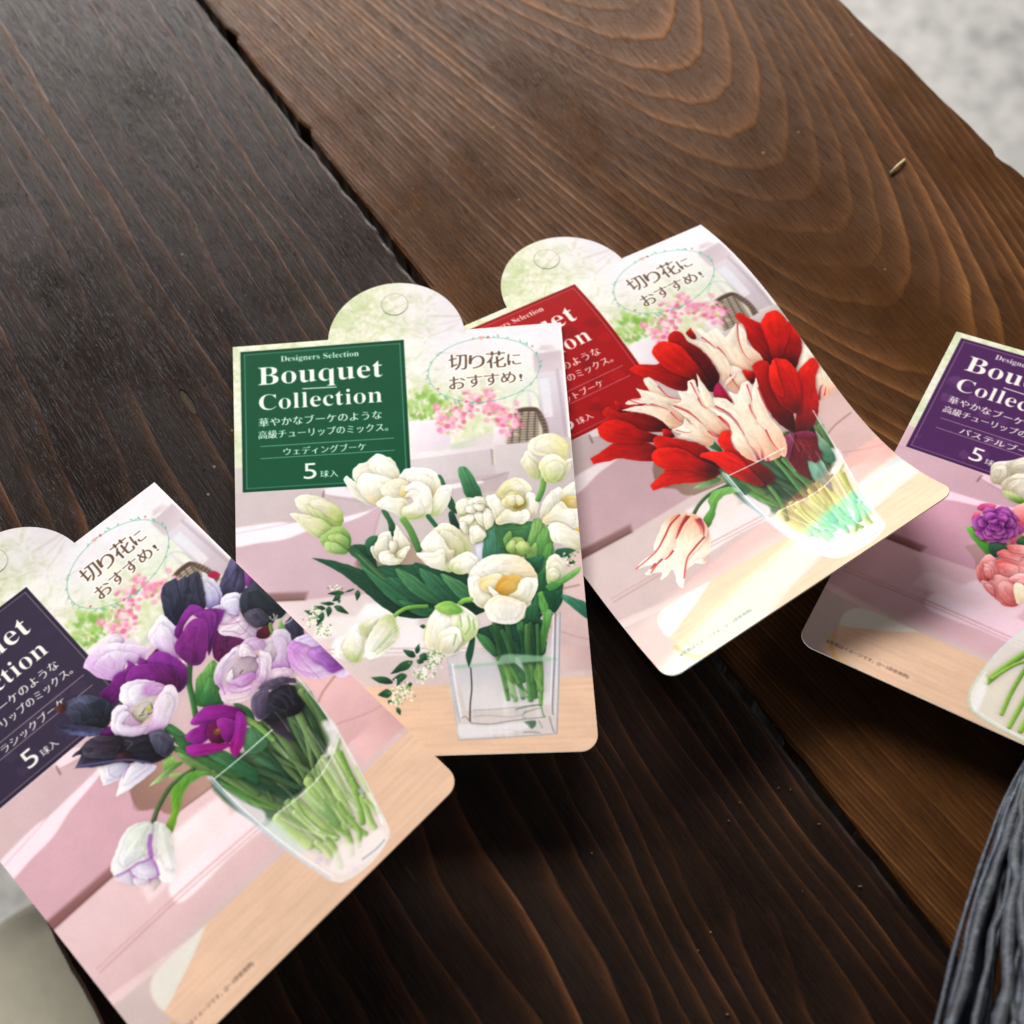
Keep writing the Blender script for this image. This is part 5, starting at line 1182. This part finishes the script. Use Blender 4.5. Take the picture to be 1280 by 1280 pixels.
    wp('468,962 472,850 530,778 600,800 522,885 560,935 680,945 785,932 742,1004 620,1034 520,1018', U1, ((222, 200, 232), (242, 238, 252)))
    wp('818,762 922,616 1004,660 998,785 932,925 832,990 748,994 800,902', U1, ((206, 164, 214), (236, 222, 242), (238, 228, 238)), (790, 990, 960, 650))
    q = sh.conv([(775, 805)], U1)[0]; sh.dot(q[0], q[1], 6, (176, 176, 84), .85, 3); sh.dot(q[0] + 2, q[1] - 3, 3, (206, 200, 110), .8, 2)
    for s_ in ('700,862 740,850', '765,850 800,836', '720,840 745,800', '800,800 790,760'): sh.stroke(pts(s_), U1, 3.0, [(60, 50, 56)], alpha=.7, taper=(1, .4))
    # lower dark bloom over pale petals
    wp('18,238 120,218 262,212 272,232 212,332 60,402! 28,322', U4, ((214, 214, 240), (242, 240, 252))); wp('160,488! 190,360 272,240 482,238 382,342 258,432', U4, ((228, 224, 244), (248, 246, 254)))
    sh.stroke(pts('215,330 240,270 265,235'), U4, 2.6, [(170, 120, 186)], alpha=.7); sh.stroke(pts('95,250 110,310 160,330'), U4, 2.2, [(170, 160, 200)], alpha=.6)
    bk('180,1284! 230,1180 160,1190 250,1100 342,1030 482,1018 642,1028 782,1000 882,978 952,1030 968,1132 900,1205 782,1245 600,1225 380,1265', U1, ((36, 34, 42), (50, 48, 58), (62, 62, 78)), (880, 1120, 300, 1150))
    bk('230,1190 500,1160 520,1190 380,1205', U1, ((80, 80, 116), (96, 100, 140)), rim=None); bk('775,1005 880,980 950,1030 966,1130 900,1195 830,1150 790,1080', U1, ((58, 58, 72), (90, 90, 108)), (860, 1190, 880, 990))
    bk('250,1100 345,1030 530,1040 540,1140 440,1190 260,1190', U1, ((56, 50, 60), (74, 68, 82)), rim=None); bk('500,1190 560,1150 660,1200 640,1240 520,1225', U1, ((50, 34, 40), (64, 44, 52)), rim=None)
    sh.stroke(pts('200,1265 380,1240 600,1215 780,1240'), U1, 4, [(110, 106, 160)], alpha=.7); sh.stroke(pts('590,1060 640,1080 600,1130'), U1, 3, [(110, 110, 120)], alpha=.5)
    # pale striped bloom, right of centre
    wp('430,462 480,378 542,368 565,440 540,525 500,565', U3, ((206, 192, 206), (230, 222, 228))); wp('508,342 560,298 632,308 664,390 645,525 664,605 560,625 498,605 560,482', U3, ((196, 150, 206), (220, 196, 226), (214, 204, 224)))
    wp('488,665 520,618 665,608 672,665 560,695 478,705', U3, ((226, 200, 222), (240, 222, 234)))
    wp('638,430 690,378 782,338 872,338 935,400 1004,462 1095,572 1145,632 1082,684 1000,664 900,694 780,684 680,614 640,532', U3, ((206, 150, 214), (222, 182, 228), (230, 208, 240)), (680, 500, 1000, 640))
    pp('798,492 850,440 932,403 1022,490 1105,582 1000,645 920,602 850,562', U3, ((132, 72, 152), (156, 104, 178), (176, 128, 194)), (1050, 600, 840, 450), rim=(186, 140, 200))
    wp('690,380 782,340 872,338 930,400 850,440 780,420', U3, ((206, 176, 222), (226, 214, 244)))
    # pale open bloom, front
    wp('512,1112 545,962 642,838 722,848 642,932 572,1062 562,1155', U2); wp('695,832 760,758 862,753 905,800 862,842 760,852', U2, ((196, 160, 204), (226, 208, 230)))
    wp('575,1062 640,950 722,900 832,888 855,982 832,1085 700,1095 620,1135', U2, ((180, 160, 176), (212, 196, 206)), rim=None)
    wp('858,860 942,880 953,962 932,1085 880,1125 838,1062 872,952', U2, ((206, 166, 214), (236, 220, 238), (240, 232, 242)))
    wp('590,1070 640,1000 640,1080 620,1130', U2, ((226, 220, 230), (246, 242, 248))); wp('620,1110 700,1060 800,1030 830,1070 760,1140 680,1180', U2, ((192, 130, 202), (220, 180, 226)))
    wp('700,830 740,800 800,850 840,900 760,890 700,900', U2, ((214, 190, 216), (242, 234, 240)))
    wp('535,1182 600,1120 722,1152 845,1120 802,1225 660,1274 568,1264', U2, ((206, 160, 208), (232, 206, 226), (240, 226, 226)), (690, 1120, 690, 1270))
    for s in ('560,1000 590,940 660,860', '850,900 860,980 840,1060', '600,1170 680,1190 780,1160', '545,1120 580,1200'): sh.stroke(pts(s), U2, 4.4, [(176, 112, 190)], alpha=.55, taper=(.4, 1))
    sh.stroke(pts('700,1040 722,1010'), U2, 2.4, [(70, 56, 66)], alpha=.7)
    # magenta open bloom
    mg = ((110, 24, 104), (140, 40, 136), (156, 60, 156))
    pp('422,532 470,480 562,484 578,522 520,525 470,535', V8, mg); pp('410,562 470,530 485,560 452,594 414,584', V8, mg)
    pp('478,530 532,528 545,570 500,594 472,572', V8, ((64, 20, 40), (110, 36, 90)), rim=None); pp('500,520 545,520 560,560 530,590 510,560', V8, mg)
    q = sh.conv([(500, 556)], V8)[0]; sh.dot(q[0], q[1], 7, (120, 84, 40), .9, 5); sh.dot(q[0] + 3, q[1] - 2, 3, (170, 130, 60), .8, 2)
    pp('558,498 587,520 577,592 556,632 536,602 550,560', V8, ((150, 30, 120), (146, 50, 150))); pp('408,602 452,592 502,590 545,596 480,622 424,629', V8, ((140, 26, 110), (160, 50, 150)))
    # dark drooping bloom over the glass
    bk('438,1012 602,1012 645,1105 690,1190! 580,1155 500,1085', U3, ((44, 38, 48), (66, 54, 74)), (520, 1010, 660, 1170))
    bk('342,922 360,830 422,778 485,800 485,902 472,1004 388,1010', U3, ((84, 72, 96), (110, 100, 126)), (420, 1000, 430, 790)); bk('468,832 520,780 642,738 705,820 760,892 742,955 660,994 580,1015 500,1014 472,952', U3, ((22, 22, 28), (34, 34, 42), (58, 54, 66)), rim=None)
    for s in ('520,830 600,860 640,930', '560,790 640,830 690,900', '500,900 560,940 620,950', '640,760 680,840'): sh.stroke(pts(s), U3, 5, [(66, 62, 78)], alpha=.55)
    bk('398,772 480,710 580,680 682,690 692,722 600,742 520,784', U3, ((70, 60, 80), (100, 90, 112)), (600, 740, 560, 690))
    # nodding white bloom
    sh.stroke(pts('452,695 500,560 600,400 775,268'), U4, 40 * Q * 1.65, [(92, 104, 72), (78, 102, 66)], shadow=.2, round_=.32)
    leaf(sh, '552,735 602,600 592,460 650,370 762,288 905,292 780,362 702,452 664,602 600,795', U4, [(120, 168, 58), (98, 150, 70)], ax=(590, 760, 850, 300), vein=.1, rim=(160, 200, 130))
    g0, g1 = (226, 234, 224), (246, 246, 250)
    wp('420,1140 500,1120 520,1165 455,1240!', U4, ((236, 222, 218), (240, 226, 220)))
    wp('155,1132 262,1068 315,1152 300,1190 188,1162', U4, ((224, 214, 238), (246, 240, 252))); wp('310,1130 420,1130 405,1192 310,1188', U4, ((240, 226, 240), (250, 244, 250)))
    wp('268,1080 342,1012 442,978 504,1112 420,1146 310,1125', U4, ((214, 196, 228), (240, 236, 250)), (440, 980, 340, 1130))
    wp('450,698 542,718 608,850 612,972 638,1132 600,1168 518,1164 478,1042 438,962', U4, (g0, (238, 238, 232), g1), (500, 720, 570, 1160))
    wp('112,1062 150,945 210,795 300,708 445,692 432,882 442,972 342,1012 220,1092 160,1124', U4, (g0, (232, 238, 230), (242, 244, 250)), (430, 700, 160, 1100))
    for s, w in (('432,800 425,880 440,960', 9), ('440,965 380,1005 330,1018 250,1075 160,1120', 3.2), ('440,970 480,1040 500,1110', 4), ('270,1075 290,1110 320,1128', 2.6), ('420,1146 470,1135 500,1112', 2.6)):
        sh.stroke(pts(s), U4, w, [(156, 84, 176)], alpha=.7, round_=0, soft=1.2)
    r = np.random.default_rng(6)
    for i in range(70):
        q = sh.conv([(430 + r.normal(0, 45), 950 + r.normal(0, 60))], U4)[0]; sh.dot(q[0], q[1], 1.2, (170, 110, 190), .35, 1)
    tumbler(sh, 1)

def ruffle(sh, view, cx, cy, rx, ry, cols, n, seed):
    """many-petalled bloom: rings of cupped petals from the rim inwards"""
    r = np.random.default_rng(seed)
    for ring, q in enumerate((1.0, .78, .56, .36, .18)):
        m = max(3, int(n * (q + .15)))
        for i in range(m):
            a = 6.283 * (i + .5 * (ring % 2)) / m + r.uniform(-.4, .4); x, y = cx + rx * q * .62 * math.cos(a), cy + ry * q * .62 * math.sin(a); L = (.50 + r.uniform(-.12, .14)) * (.45 + .6 * q); w = L * r.uniform(.8, 1.35)
            ca, sa = math.cos(a), math.sin(a); P = []
            for t, o in ((-.45, 0), (-.2, .5), (.35, .62), (.72, .32), (.80, -.05), (.66, -.4), (.3, -.62), (-.2, -.5)):
                P.append((x + rx * (ca * L * t - sa * w * o * .95) + r.normal(0, 3), y + ry * (sa * L * t + ca * w * o * .95) + r.normal(0, 3)))
            sh.petal(P, view, cols, (x - rx * ca * L * .4, y - ry * sa * L * .4, x + rx * ca * L * .7, y + ry * sa * L * .7), rim=cols[-1], rim_w=1.8, vol=.2, vein=.06, fold=.05, layers=.08, ruffle=3.0, shadow=.42, r=8, sh_w=4.5, sh_c=tuple(int(c * .45) for c in cols[0]), seed=seed + i * .3 + ring)

def bouquet_pastel(sh):
    S1 = (1180, 560, Q, 'pastel'); S2 = (980, 660, 0.234375, 'pastel')
    # round glass bowl
    glass = pts('985,930 1000,850 1060,760 1160,640 1280,540 1500,480 1900,640 2050,900 1980,1250 1760,1380 1500,1290 1280,1140 1130,1062 1020,990')
    sh.fill(glass, S2, (228, 230, 222), .75, 1.2)
    for s, w in (('1080,820 1180,740 1300,660 1500,560', 34), ('1160,990 1220,860 1330,680', 22), ('1200,1060 1290,900 1400,700', 24), ('1260,1080 1370,900 1480,720', 30), ('1110,800 1250,720 1400,700', 18), ('1350,1150 1480,960 1560,760', 30), ('1500,1200 1600,980 1640,780', 30), ('1640,1230 1720,1000 1700,800', 28)):
        sh.stroke(pts(s), S2, w * .234 * 1.7, [(148, 182, 92), (112, 156, 76)], shadow=.15, round_=.35)
    sh.fill(pts('1010,900 1060,790 1085,830 1040,960 1010,970'), S2, (246, 246, 250), .75, 3)
    sh.stroke(pts('1280,1140 1130,1062 1020,990 985,930 1000,850 1060,760 1160,640 1280,540'), S2, 4.5, [(176, 196, 170), (226, 230, 236)], round_=0, alpha=.9)
    sh.stroke(pts('1290,1125 1140,1045 1035,975 1002,920 1015,860 1075,765'), S2, 2.4, [(246, 248, 246)], round_=0, alpha=.9)
    # leaves
    leaf(sh, '172,635! 240,628 282,700 365,770 355,855 280,785 208,702', S1, [(70, 140, 60), (112, 178, 84)], vein=.12)
    leaf(sh, '360,770 430,700 500,760 510,820 420,870 370,840', S1, [(52, 84, 70), (74, 112, 88)]); leaf(sh, '580,740 680,690 720,800 620,790', S1, [(52, 98, 66), (72, 120, 76)])
    sh.fill(pts('170,790 215,775 265,770 340,850 255,950! 235,880'), S1, (150, 130, 116), .5, 2)
    cream = ((196, 184, 160), (228, 220, 204), (244, 240, 230)); pink = ((222, 110, 116), (240, 156, 160), (250, 196, 196)); plum = ((96, 40, 100), (142, 66, 146), (184, 104, 180))
    # blooms that go on past the edge of the picture
    for (x, y, c, s) in ((1000, 620, plum, 31), (900, 330, pink, 32), (1250, 520, cream, 33), (1150, 900, pink, 34), (820, 640, pink, 35)): ruffle(sh, S1, x, y, 210, 190, c, 7, s)
    sh.petal(pts('372,160 420,108 520,98 640,75 800,80 860,300 640,440 560,420 470,372 455,300 378,272'), S1, cream, (600, 430, 560, 90), shadow=.35, vol=.15)
    for s in ('375,160 425,108 520,112 535,200 470,280 390,265', '520,150 580,90 660,70 760,110 720,210 560,220', '455,290 540,215 640,200 760,240 780,330 640,420 520,380'): sh.petal(pts(s), S1, cream, None, rim=(250, 248, 240), vol=.14, vein=.05, fold=.06, layers=.12, ruffle=2.0, inner=1, shadow=.35, sh_c=(110, 100, 80))
    sh.petal(pts('465,340 540,350 640,400 690,420 600,445 500,395'), S1, ((100, 140, 60), (190, 200, 150)), (600, 440, 560, 360), shadow=.1)
    for s in ('268,490 290,450 350,438 420,460 360,510', '222,560 250,510 290,520 280,600 240,610', '270,680 340,680 362,735 310,740 275,710', '570,580 630,570 650,640 600,690', '520,700 570,690 585,740 540,770'): sh.petal(pts(s), S1, ((196, 80, 130), (222, 112, 150)), None, vol=.2, shadow=.3)
    ruffle(sh, S1, 425, 610, 185, 148, plum, 8, 41)
    sh.petal(pts('560,500 600,450 700,430 720,560 640,600'), S1, pink, None, vol=.18, shadow=.35)
    for s in ('255,1000 290,900 360,850 420,900 470,1010 420,1070 300,1080', '410,900 520,890 640,920 660,1000 560,1030 470,1010', '420,850 480,810 600,840 680,880 640,930 520,900', '500,790 560,770 700,790 700,860 560,850', '365,1050 420,1010 520,1040 600,1090 640,1190 560,1270 450,1240 380,1150', '520,1040 620,1000 720,1040 700,1160 620,1190 580,1090', '290,1060 370,1080 400,1180 350,1150', '320,930 380,950 390,1040 330,1020'):
        sh.petal(pts(s), S1, ((214, 104, 104), (240, 150, 150), (250, 190, 192)), None, rim=(252, 210, 210), vol=.16, vein=.06, fold=.06, layers=.12, ruffle=2.0, inner=1, shadow=.4, sh_c=(120, 50, 56), seed=len(s) * .3)
    sh.petal(pts('560,1090 640,1100 660,1210 580,1240'), S1, ((246, 220, 190), (250, 236, 214)), None, shadow=.3)
# ------------------------------------------------------------------ the printed cards
TAB = (0.4975, 0.018, 0.2085)             # tab circle: centre u, v and radius
def card_outline():
    cu, cv, r = TAB; h = math.sqrt(r * r - cv * cv); rc = 0.048; P = []
    P += [(0.0, 0.0), (cu - h, 0.0)]
    a0 = math.atan2(-cv, -h); a1 = math.atan2(-cv, h)
    if a0 > 0: a0 -= 2 * math.pi
    for i in range(1, 40): a = a0 + (a1 - a0) * i / 40; P.append((cu + r * math.cos(a), cv + r * math.sin(a)))
    P += [(cu + h, 0.0), (1.0, 0.0)]
    for i in range(11): a = math.pi / 2 * i / 10; P.append((1 - rc + rc * math.cos(a), CH - rc + rc * math.sin(a)))
    for i in range(11): a = math.pi / 2 * (1 + i / 10); P.append((rc + rc * math.cos(a), CH - rc + rc * math.sin(a)))
    return P

def film_print(name, img, rough, sheet):
    """ink on card under a clear film that spreads reflected light into colours like a fine grating"""
    t = NT(name); uvn = t.new('ShaderNodeUVMap', _uv_map='UVMap')
    tx = t.new('ShaderNodeTexImage', Vector=uvn.outputs[0], _image=img, _interpolation='Cubic', _extension='EXTEND')
    tc = t.new('ShaderNodeTexCoord')
    n = t.noise(tc.outputs['Object'], 900, 2); w = t.noise(tc.outputs['Object'], 28, 2)
    bu = t.new('ShaderNodeBump', Strength=0.05, Distance=0.0003, Height=t.math('ADD', n, t.math('MULTIPLY', w, 1.5)))
    p = t.new('ShaderNodeBsdfPrincipled', Base__Color=tx.outputs[0], Roughness=0.5, Normal=bu.outputs[0]); p.inputs['Specular IOR Level'].default_value = 0.08
    # the film: red, green and blue leave at slightly different angles along the card
    tg = t.new('ShaderNodeTangent', _direction_type='UV_MAP', _uv_map='UVMap')
    geo = t.new('ShaderNodeNewGeometry')
    cr = t.new('ShaderNodeVectorMath', _operation='CROSS_PRODUCT'); t.set(cr, 'i0', bu.outputs[0]); t.set(cr, 'i1', tg.outputs[0])
    tot = None
    for col, k in (((1, 0.20, 0.12, 1), 1.25), ((0.04, 0.9, 0.3, 1), -0.30), ((0.0, 0.22, 0.9, 1), -0.42)):
        sc = t.new('ShaderNodeVectorMath', _operation='SCALE'); t.set(sc, 'i0', cr.outputs[0]); sc.inputs['Scale'].default_value = k * sheet[0]
        ad = t.new('ShaderNodeVectorMath', _operation='ADD'); t.set(ad, 'i0', bu.outputs[0]); t.set(ad, 'i1', sc.outputs[0])
        nm = t.new('ShaderNodeVectorMath', _operation='NORMALIZE'); t.set(nm, 'i0', ad.outputs[0])
        g = t.new('ShaderNodeBsdfGlossy', _distribution='BECKMANN', Color=col, Roughness=rough, Normal=nm.outputs[0])
        if tot is None: tot = g.outputs[0]
        else:
            a = t.new('ShaderNodeAddShader'); t.set(a, 'i0', tot); t.set(a, 'i1', g.outputs[0]); tot = a.outputs[0]
    lw = t.new('ShaderNodeFresnel', IOR=1.45)
    mx = t.new('ShaderNodeMixShader'); t.set(mx, 'i0', t.math('MULTIPLY', lw.outputs[0], sheet[1])); t.set(mx, 'i1', p.outputs[0]); t.set(mx, 'i2', tot)
    t.t.links.new(mx.outputs[0], t.out.inputs[0])
    return t.m

def card_mesh(name, cd_, poly, mats, off=0.0, tilt=None, cell=0.045, thick=0.0006):
    bm = bmesh.new(); f = bm.faces.new([bm.verts.new((u, v, 0)) for u, v in poly])
    us = [p[0] for p in poly]; vs = [p[1] for p in poly]
    x = min(us) + cell
    while x < max(us) - 1e-4:
        bmesh.ops.bisect_plane(bm, geom=bm.verts[:] + bm.edges[:] + bm.faces[:], plane_co=(x, 0, 0), plane_no=(1, 0, 0)); x += cell
    y = min(vs) + cell
    while y < max(vs) - 1e-4:
        bmesh.ops.bisect_plane(bm, geom=bm.verts[:] + bm.edges[:] + bm.faces[:], plane_co=(0, y, 0), plane_no=(0, 1, 0)); y += cell
    bmesh.ops.triangulate(bm, faces=[f for f in bm.faces if len(f.verts) > 4])
    uvl = bm.loops.layers.uv.new('UVMap')
    for fc in bm.faces:
        fc.smooth = True
        for l in fc.loops: l[uvl].uv = (l.vert.co.x, 1 - (l.vert.co.y - V0) * PPU / CHH)
    U = np.array([v.co.x for v in bm.verts]); Vv = np.array([v.co.y for v in bm.verts])
    P = cd_.at(U, Vv) * S; e = 1e-3
    N = np.cross(cd_.at(U + e, Vv) - cd_.at(U, Vv), cd_.at(U, Vv + e) - cd_.at(U, Vv)); N /= -np.linalg.norm(N, axis=1)[:, None]
    N *= np.sign(N[:, 2:3])
    h = np.full(len(U), off) if tilt is None else off + tilt[0] * (U - np.mean(U)) + tilt[1] * (Vv - np.mean(Vv))
    P = P + N * h[:, None]
    for v, q in zip(bm.verts, P): v.co = q
    bm.normal_update()
    if sum(fc.normal.z for fc in bm.faces) < 0: bmesh.ops.reverse_faces(bm, faces=bm.faces[:])
    # printed face, then back and cut edge as faces of their own so that the edge stays crisp
    bm.verts.ensure_lookup_table(); top = bm.faces[:]; lo = {}
    for v in bm.verts[:]:
        lo[v] = bm.verts.new(v.co - v.normal * thick)
    for fc in top: bm.faces.new([lo[v] for v in reversed(fc.verts)]).material_index = 1
    for e_ in [e_ for e_ in bm.edges if len(e_.link_faces) == 1 and e_.link_faces[0] in set(top)]:
        l = e_.link_loops[0]; a, b = l.vert, l.link_loop_next.vert
        q = [bm.verts.new(x.co) for x in (b, a)] + [bm.verts.new(lo[x].co) for x in (a, b)]
        bm.faces.new(q).material_index = 1
    me = bpy.data.meshes.new(name); bm.to_mesh(me); bm.free()
    for m in mats: me.materials.append(m)
    o = bpy.data.objects.new(name, me); COL.objects.link(o)
    return o

paper = simple_mat('white_card_stock', (0.82, 0.80, 0.77), 0.7, 200, 0.04)
SHEETS = [
    ('pastel', (1.0, .90, .96), (86, 52, 98), (70, 40, 82), 'パステルブーケ', [(120, 84, 128), (110, 70, 120), (86, 60, 100)], bouquet_pastel,
     'card printed with pink and plum peony tulips and purple title panel, tucked under red card'),
    ('red', (.92, .90, .90), (162, 26, 32), (132, 18, 24), 'スカーレットブーケ', [(130, 22, 28), (186, 40, 40), (120, 24, 34)], bouquet_red,
     'curled card printed with red and striped tulips and a red title panel'),
    ('white', (.99, .99, 1.0), (6, 84, 58), (2, 62, 42), 'ウェディングブーケ', None, bouquet_white,
     'card printed with white tulips in a square glass vase and a green title panel'),
    ('violet', (1.04, .97, .99), (64, 56, 76), (48, 40, 60), 'クラシックブーケ', [(80, 70, 94), (70, 60, 84)], bouquet_violet,
     'card printed with violet and black tulips in a tumbler and a slate purple title panel'),
]
SHARED = {}
for nm, tint, pc, pd, title, deco, bouquet, label in SHEETS:
    cd_ = CARDS[nm]; sh = Sheet(cd_)
    background(sh, tint, nm); badge(sh)
    panel(sh, pc, pd, title, deco, None if nm == 'white' else (226, 206, 206))
    footnote(sh); sh.live = True; bouquet(sh)
    cu, cv = 0.497, -0.112
    ring = [(cu + .0405 * math.cos(a), cv + .0405 * math.sin(a)) for a in np.linspace(0, 6.2832, 30)]
    sh.stroke(ring, None, 1.7, [(150, 146, 132)], alpha=.75, round_=0, kk=1)
    img = finish(sh, 'print_' + nm)
    mat = film_print('film_print_' + nm, img, 0.05, (0.05, 0.17))
    o = card_mesh('flower_card', cd_, card_outline(), [mat, paper])
    tag(o, label, 'card')
    disc = [(cu + .0390 * math.cos(a), cv + .0390 * math.sin(a)) for a in np.linspace(0, 6.2832, 41)[:-1]]
    dsk = card_mesh('punch_out_disc', cd_, disc, [mat, paper], 0.00010, (0.0002, 0.0006), 0.03, 0.0001)
    dsk.parent = o
# ------------------------------------------------------------------ twig bundle at the lower right
def twig_mat():
    t = NT('grey_bark'); tc = t.new('ShaderNodeTexCoord'); P = tc.outputs['Object']
    oi = t.new('ShaderNodeObjectInfo')
    a = t.noise(P, 160, 5, 0.7); b = t.noise(P, 900, 3, 0.6)
    c = t.ramp(t.math('ADD', t.math('MULTIPLY', a, 0.7), t.math('MULTIPLY', b, 0.3)), [(0.34, (0.015, 0.018, 0.030)), (0.52, (0.05, 0.062, 0.088)), (0.68, (0.19, 0.225, 0.285))])
    c = t.mix(t.math('MULTIPLY', oi.outputs['Random'], 0.85), c, (0.010, 0.012, 0.018, 1))
    bu = t.new('ShaderNodeBump', Strength=0.6, Distance=0.0006, Height=t.math('ADD', a, b))
    t.bsdf(Base__Color=c, Roughness=0.55, Normal=bu.outputs[0])
    return t.m
def tube(P, R, sides=7):
    P = [Vector(p) for p in P]; v = []; f = []
    for i, p in enumerate(P):
        d = (P[min(i + 1, len(P) - 1)] - P[max(i - 1, 0)]).normalized()
        a = d.cross(Vector((0, 0, 1)));  a = a.normalized() if a.length > 1e-4 else Vector((1, 0, 0)); b = a.cross(d)
        for j in range(sides): q = 2 * math.pi * j / sides; v.append(p + (a * math.cos(q) + b * math.sin(q)) * R[i])
    for i in range(len(P) - 1):
        for j in range(sides): f.append((i * sides + j, i * sides + (j + 1) % sides, (i + 1) * sides + (j + 1) % sides, (i + 1) * sides + j))
    f.append(tuple(range(sides))[::-1]); f.append(tuple(range((len(P) - 1) * sides, len(P) * sides)))
    return v, f
bundle = bpy.data.objects.new('twig_bundle', None); COL.objects.link(bundle)
tag(bundle, 'bundle of thin grey-blue twigs tied together on the table edge', 'twig bundle')
b0 = Vector(bp(1352, 890, .09)); b1 = Vector(bp(1326, 985, .10)); b2 = Vector(bp(1330, 1165, .16)); b3 = Vector(bp(1345, 1420, .26))
def axis(t):
    k = [b0, b1, b2, b3]; x = t * 3; i = min(int(x), 2); f = x - i
    p0 = k[max(i - 1, 0)]; p1 = k[i]; p2 = k[i + 1]; p3 = k[min(i + 2, 3)]
    return 0.5 * ((2 * p1) + (p2 - p0) * f + (2 * p0 - 5 * p1 + 4 * p2 - p3) * f * f + (3 * p1 - p0 - 3 * p2 + p3) * f ** 3)
def b_rad(t): return 0.075 + 0.02 * t + 0.34 * max(0, t - 0.22) ** 1.15
tm = twig_mat(); rr = random.Random(4)
side = (b3 - b0).cross(Vector((0, 0, 1))).normalized(); upv = side.cross((b3 - b0).normalized())
for k in range(84):
    q = 2 * math.pi * (k + rr.uniform(-.5, .5)) / 46; s = rr.uniform(0.80, 1.10) if k < 58 else rr.uniform(.3, .7); P = []; R = []; r0 = rr.uniform(0.007, 0.017); ph = rr.uniform(0, 6)
    for i in range(22):
        t = i / 21; rad = b_rad(t) * s; w = q + 0.14 * math.sin(t * 4 + ph) + rr.uniform(-.05, .05)
        p = axis(t) + side * (math.cos(w) * rad) + upv * (math.sin(w) * rad * 0.62)
        p.z = max(p.z, 0.012 + r0)
        P.append(p * S); R.append(r0 * S * (0.75 + 0.35 * t) * (1 + 0.15 * math.sin(t * 40 + ph)))
    v, f = tube(P, R); link_mesh('twig', v, f, tm, bundle, True)
for t0, ext in ((0.30, 1.0), (0.36, 1.0), (0.42, 1.0), (0.50, 1.0), (0.57, 1.0)):            # short cross ties
    q0 = rr.uniform(2.2, 2.9); P = []
    for i in range(9):
        q = q0 - 0.7 * (i / 8) ; rad = b_rad(t0) * 1.06 * ext + .012
        P.append((axis(t0 + .01 * math.sin(i)) + side * (math.cos(q) * rad) + upv * (math.sin(q) * rad * 0.66)) * S)
    v, f = tube(P, [0.0011] * 9, 6); link_mesh('tie', v, f, tm, bundle, True)

# straw bit and dust on the right board
straw = simple_mat('dry_straw', (0.75, 0.66, 0.40), 0.7, 300)
p0, p1 = Vector(bp(1113, 216, .006)) * S, Vector(bp(1131, 199, .006)) * S
v, f = tube([p0, (p0 + p1) / 2 + Vector((0, 0, .0006)), p1], [.00045, .0005, .0004], 6)
tag(link_mesh('straw', v, f, straw, None, True), 'short pale straw lying on the brown board', 'straw')
dust = simple_mat('pale_crumb', (0.26, 0.21, 0.14), 0.8, 300)
vs, fs = [], []
for (x, y) in [(118, 190), (33, 243), (95, 300), (120, 432), (203, 275), (360, 246), (85, 312), (414, 343), (60, 380), (52, 575), (255, 585), (973, 985), (988, 987), (1024, 1030), (1003, 1114), (1075, 1108), (925, 1003), (1080, 967), (30, 225), (140, 420)] + [(rr.uniform(0, 700), rr.uniform(20, 600)) for _ in range(12)] + [(rr.uniform(700, 1150), rr.uniform(900, 1270)) for _ in range(6)]:
    c = bp(x, y, .003) * S; a = rr.uniform(.0002, .0006); o_ = len(vs)
    for dx, dy, dz in ((1, 0, 0), (0, .6, 0), (-1, .1, 0), (0, -.7, 0), (0, 0, .8), (0, 0, -.5)):
        vs.append((c[0] + a * dx * rr.uniform(.6, 1.5), c[1] + a * dy * rr.uniform(.6, 1.4), c[2] + a * dz))
    fs += [(o_ + i, o_ + j, o_ + k) for i, j, k in ((0, 1, 4), (1, 2, 4), (2, 3, 4), (3, 0, 4), (1, 0, 5), (2, 1, 5), (3, 2, 5), (0, 3, 5))]
d_ = link_mesh('dust_crumbs', vs, fs, dust); tag(d_, 'tiny pale crumbs and dust specks scattered over the boards', None, None, 'stuff')

# cream stool that peeks out below the left table edge
cream = simple_mat('cream_fabric', (0.82, 0.77, 0.62), 0.85, 90, 0.08); dark = simple_mat('dark_stool_metal', (0.02, 0.022, 0.025), 0.5, 50)
st = bpy.data.objects.new('stool', None); COL.objects.link(st)
dv = FW + RT * (110 - 640) / F_PX - UP * (1335 - 640) / F_PX; zt = -0.26 / S; c = (POS + dv * (zt - POS[2]) / dv[2]) * S
st.location = (c[0], c[1], 0)
tag(st, 'cream padded stool seat below the table edge', 'stool')
prof = [(0.0, -0.26), (0.075, -0.262), (0.092, -0.267), (0.10, -0.278), (0.099, -0.295), (0.09, -0.305), (0.0, -0.308)]
v, f = [], []
n = 48
for r_, z in prof:
    for i in range(n): a = 2 * math.pi * i / n; v.append((r_ * math.cos(a), r_ * math.sin(a), z))
for k in range(len(prof) - 1):
    for i in range(n): f.append((k * n + i, k * n + (i + 1) % n, (k + 1) * n + (i + 1) % n, (k + 1) * n + i)[::-1])
link_mesh('seat', v, f, cream, st, True)
v, f = tube([(0.098 * math.cos(2 * math.pi * i / 40), 0.098 * math.sin(2 * math.pi * i / 40), -0.316) for i in range(41)], [0.010] * 41, 8); link_mesh('rim', v, f, dark, st, True)
for a in (0.8, 2.37, 3.94, 5.5):
    v, f = tube([(0.075 * math.cos(a), 0.075 * math.sin(a), -0.307), (0.12 * math.cos(a), 0.12 * math.sin(a), FZ)], [0.013, 0.011], 10); link_mesh('leg', v, f, dark, st, True)
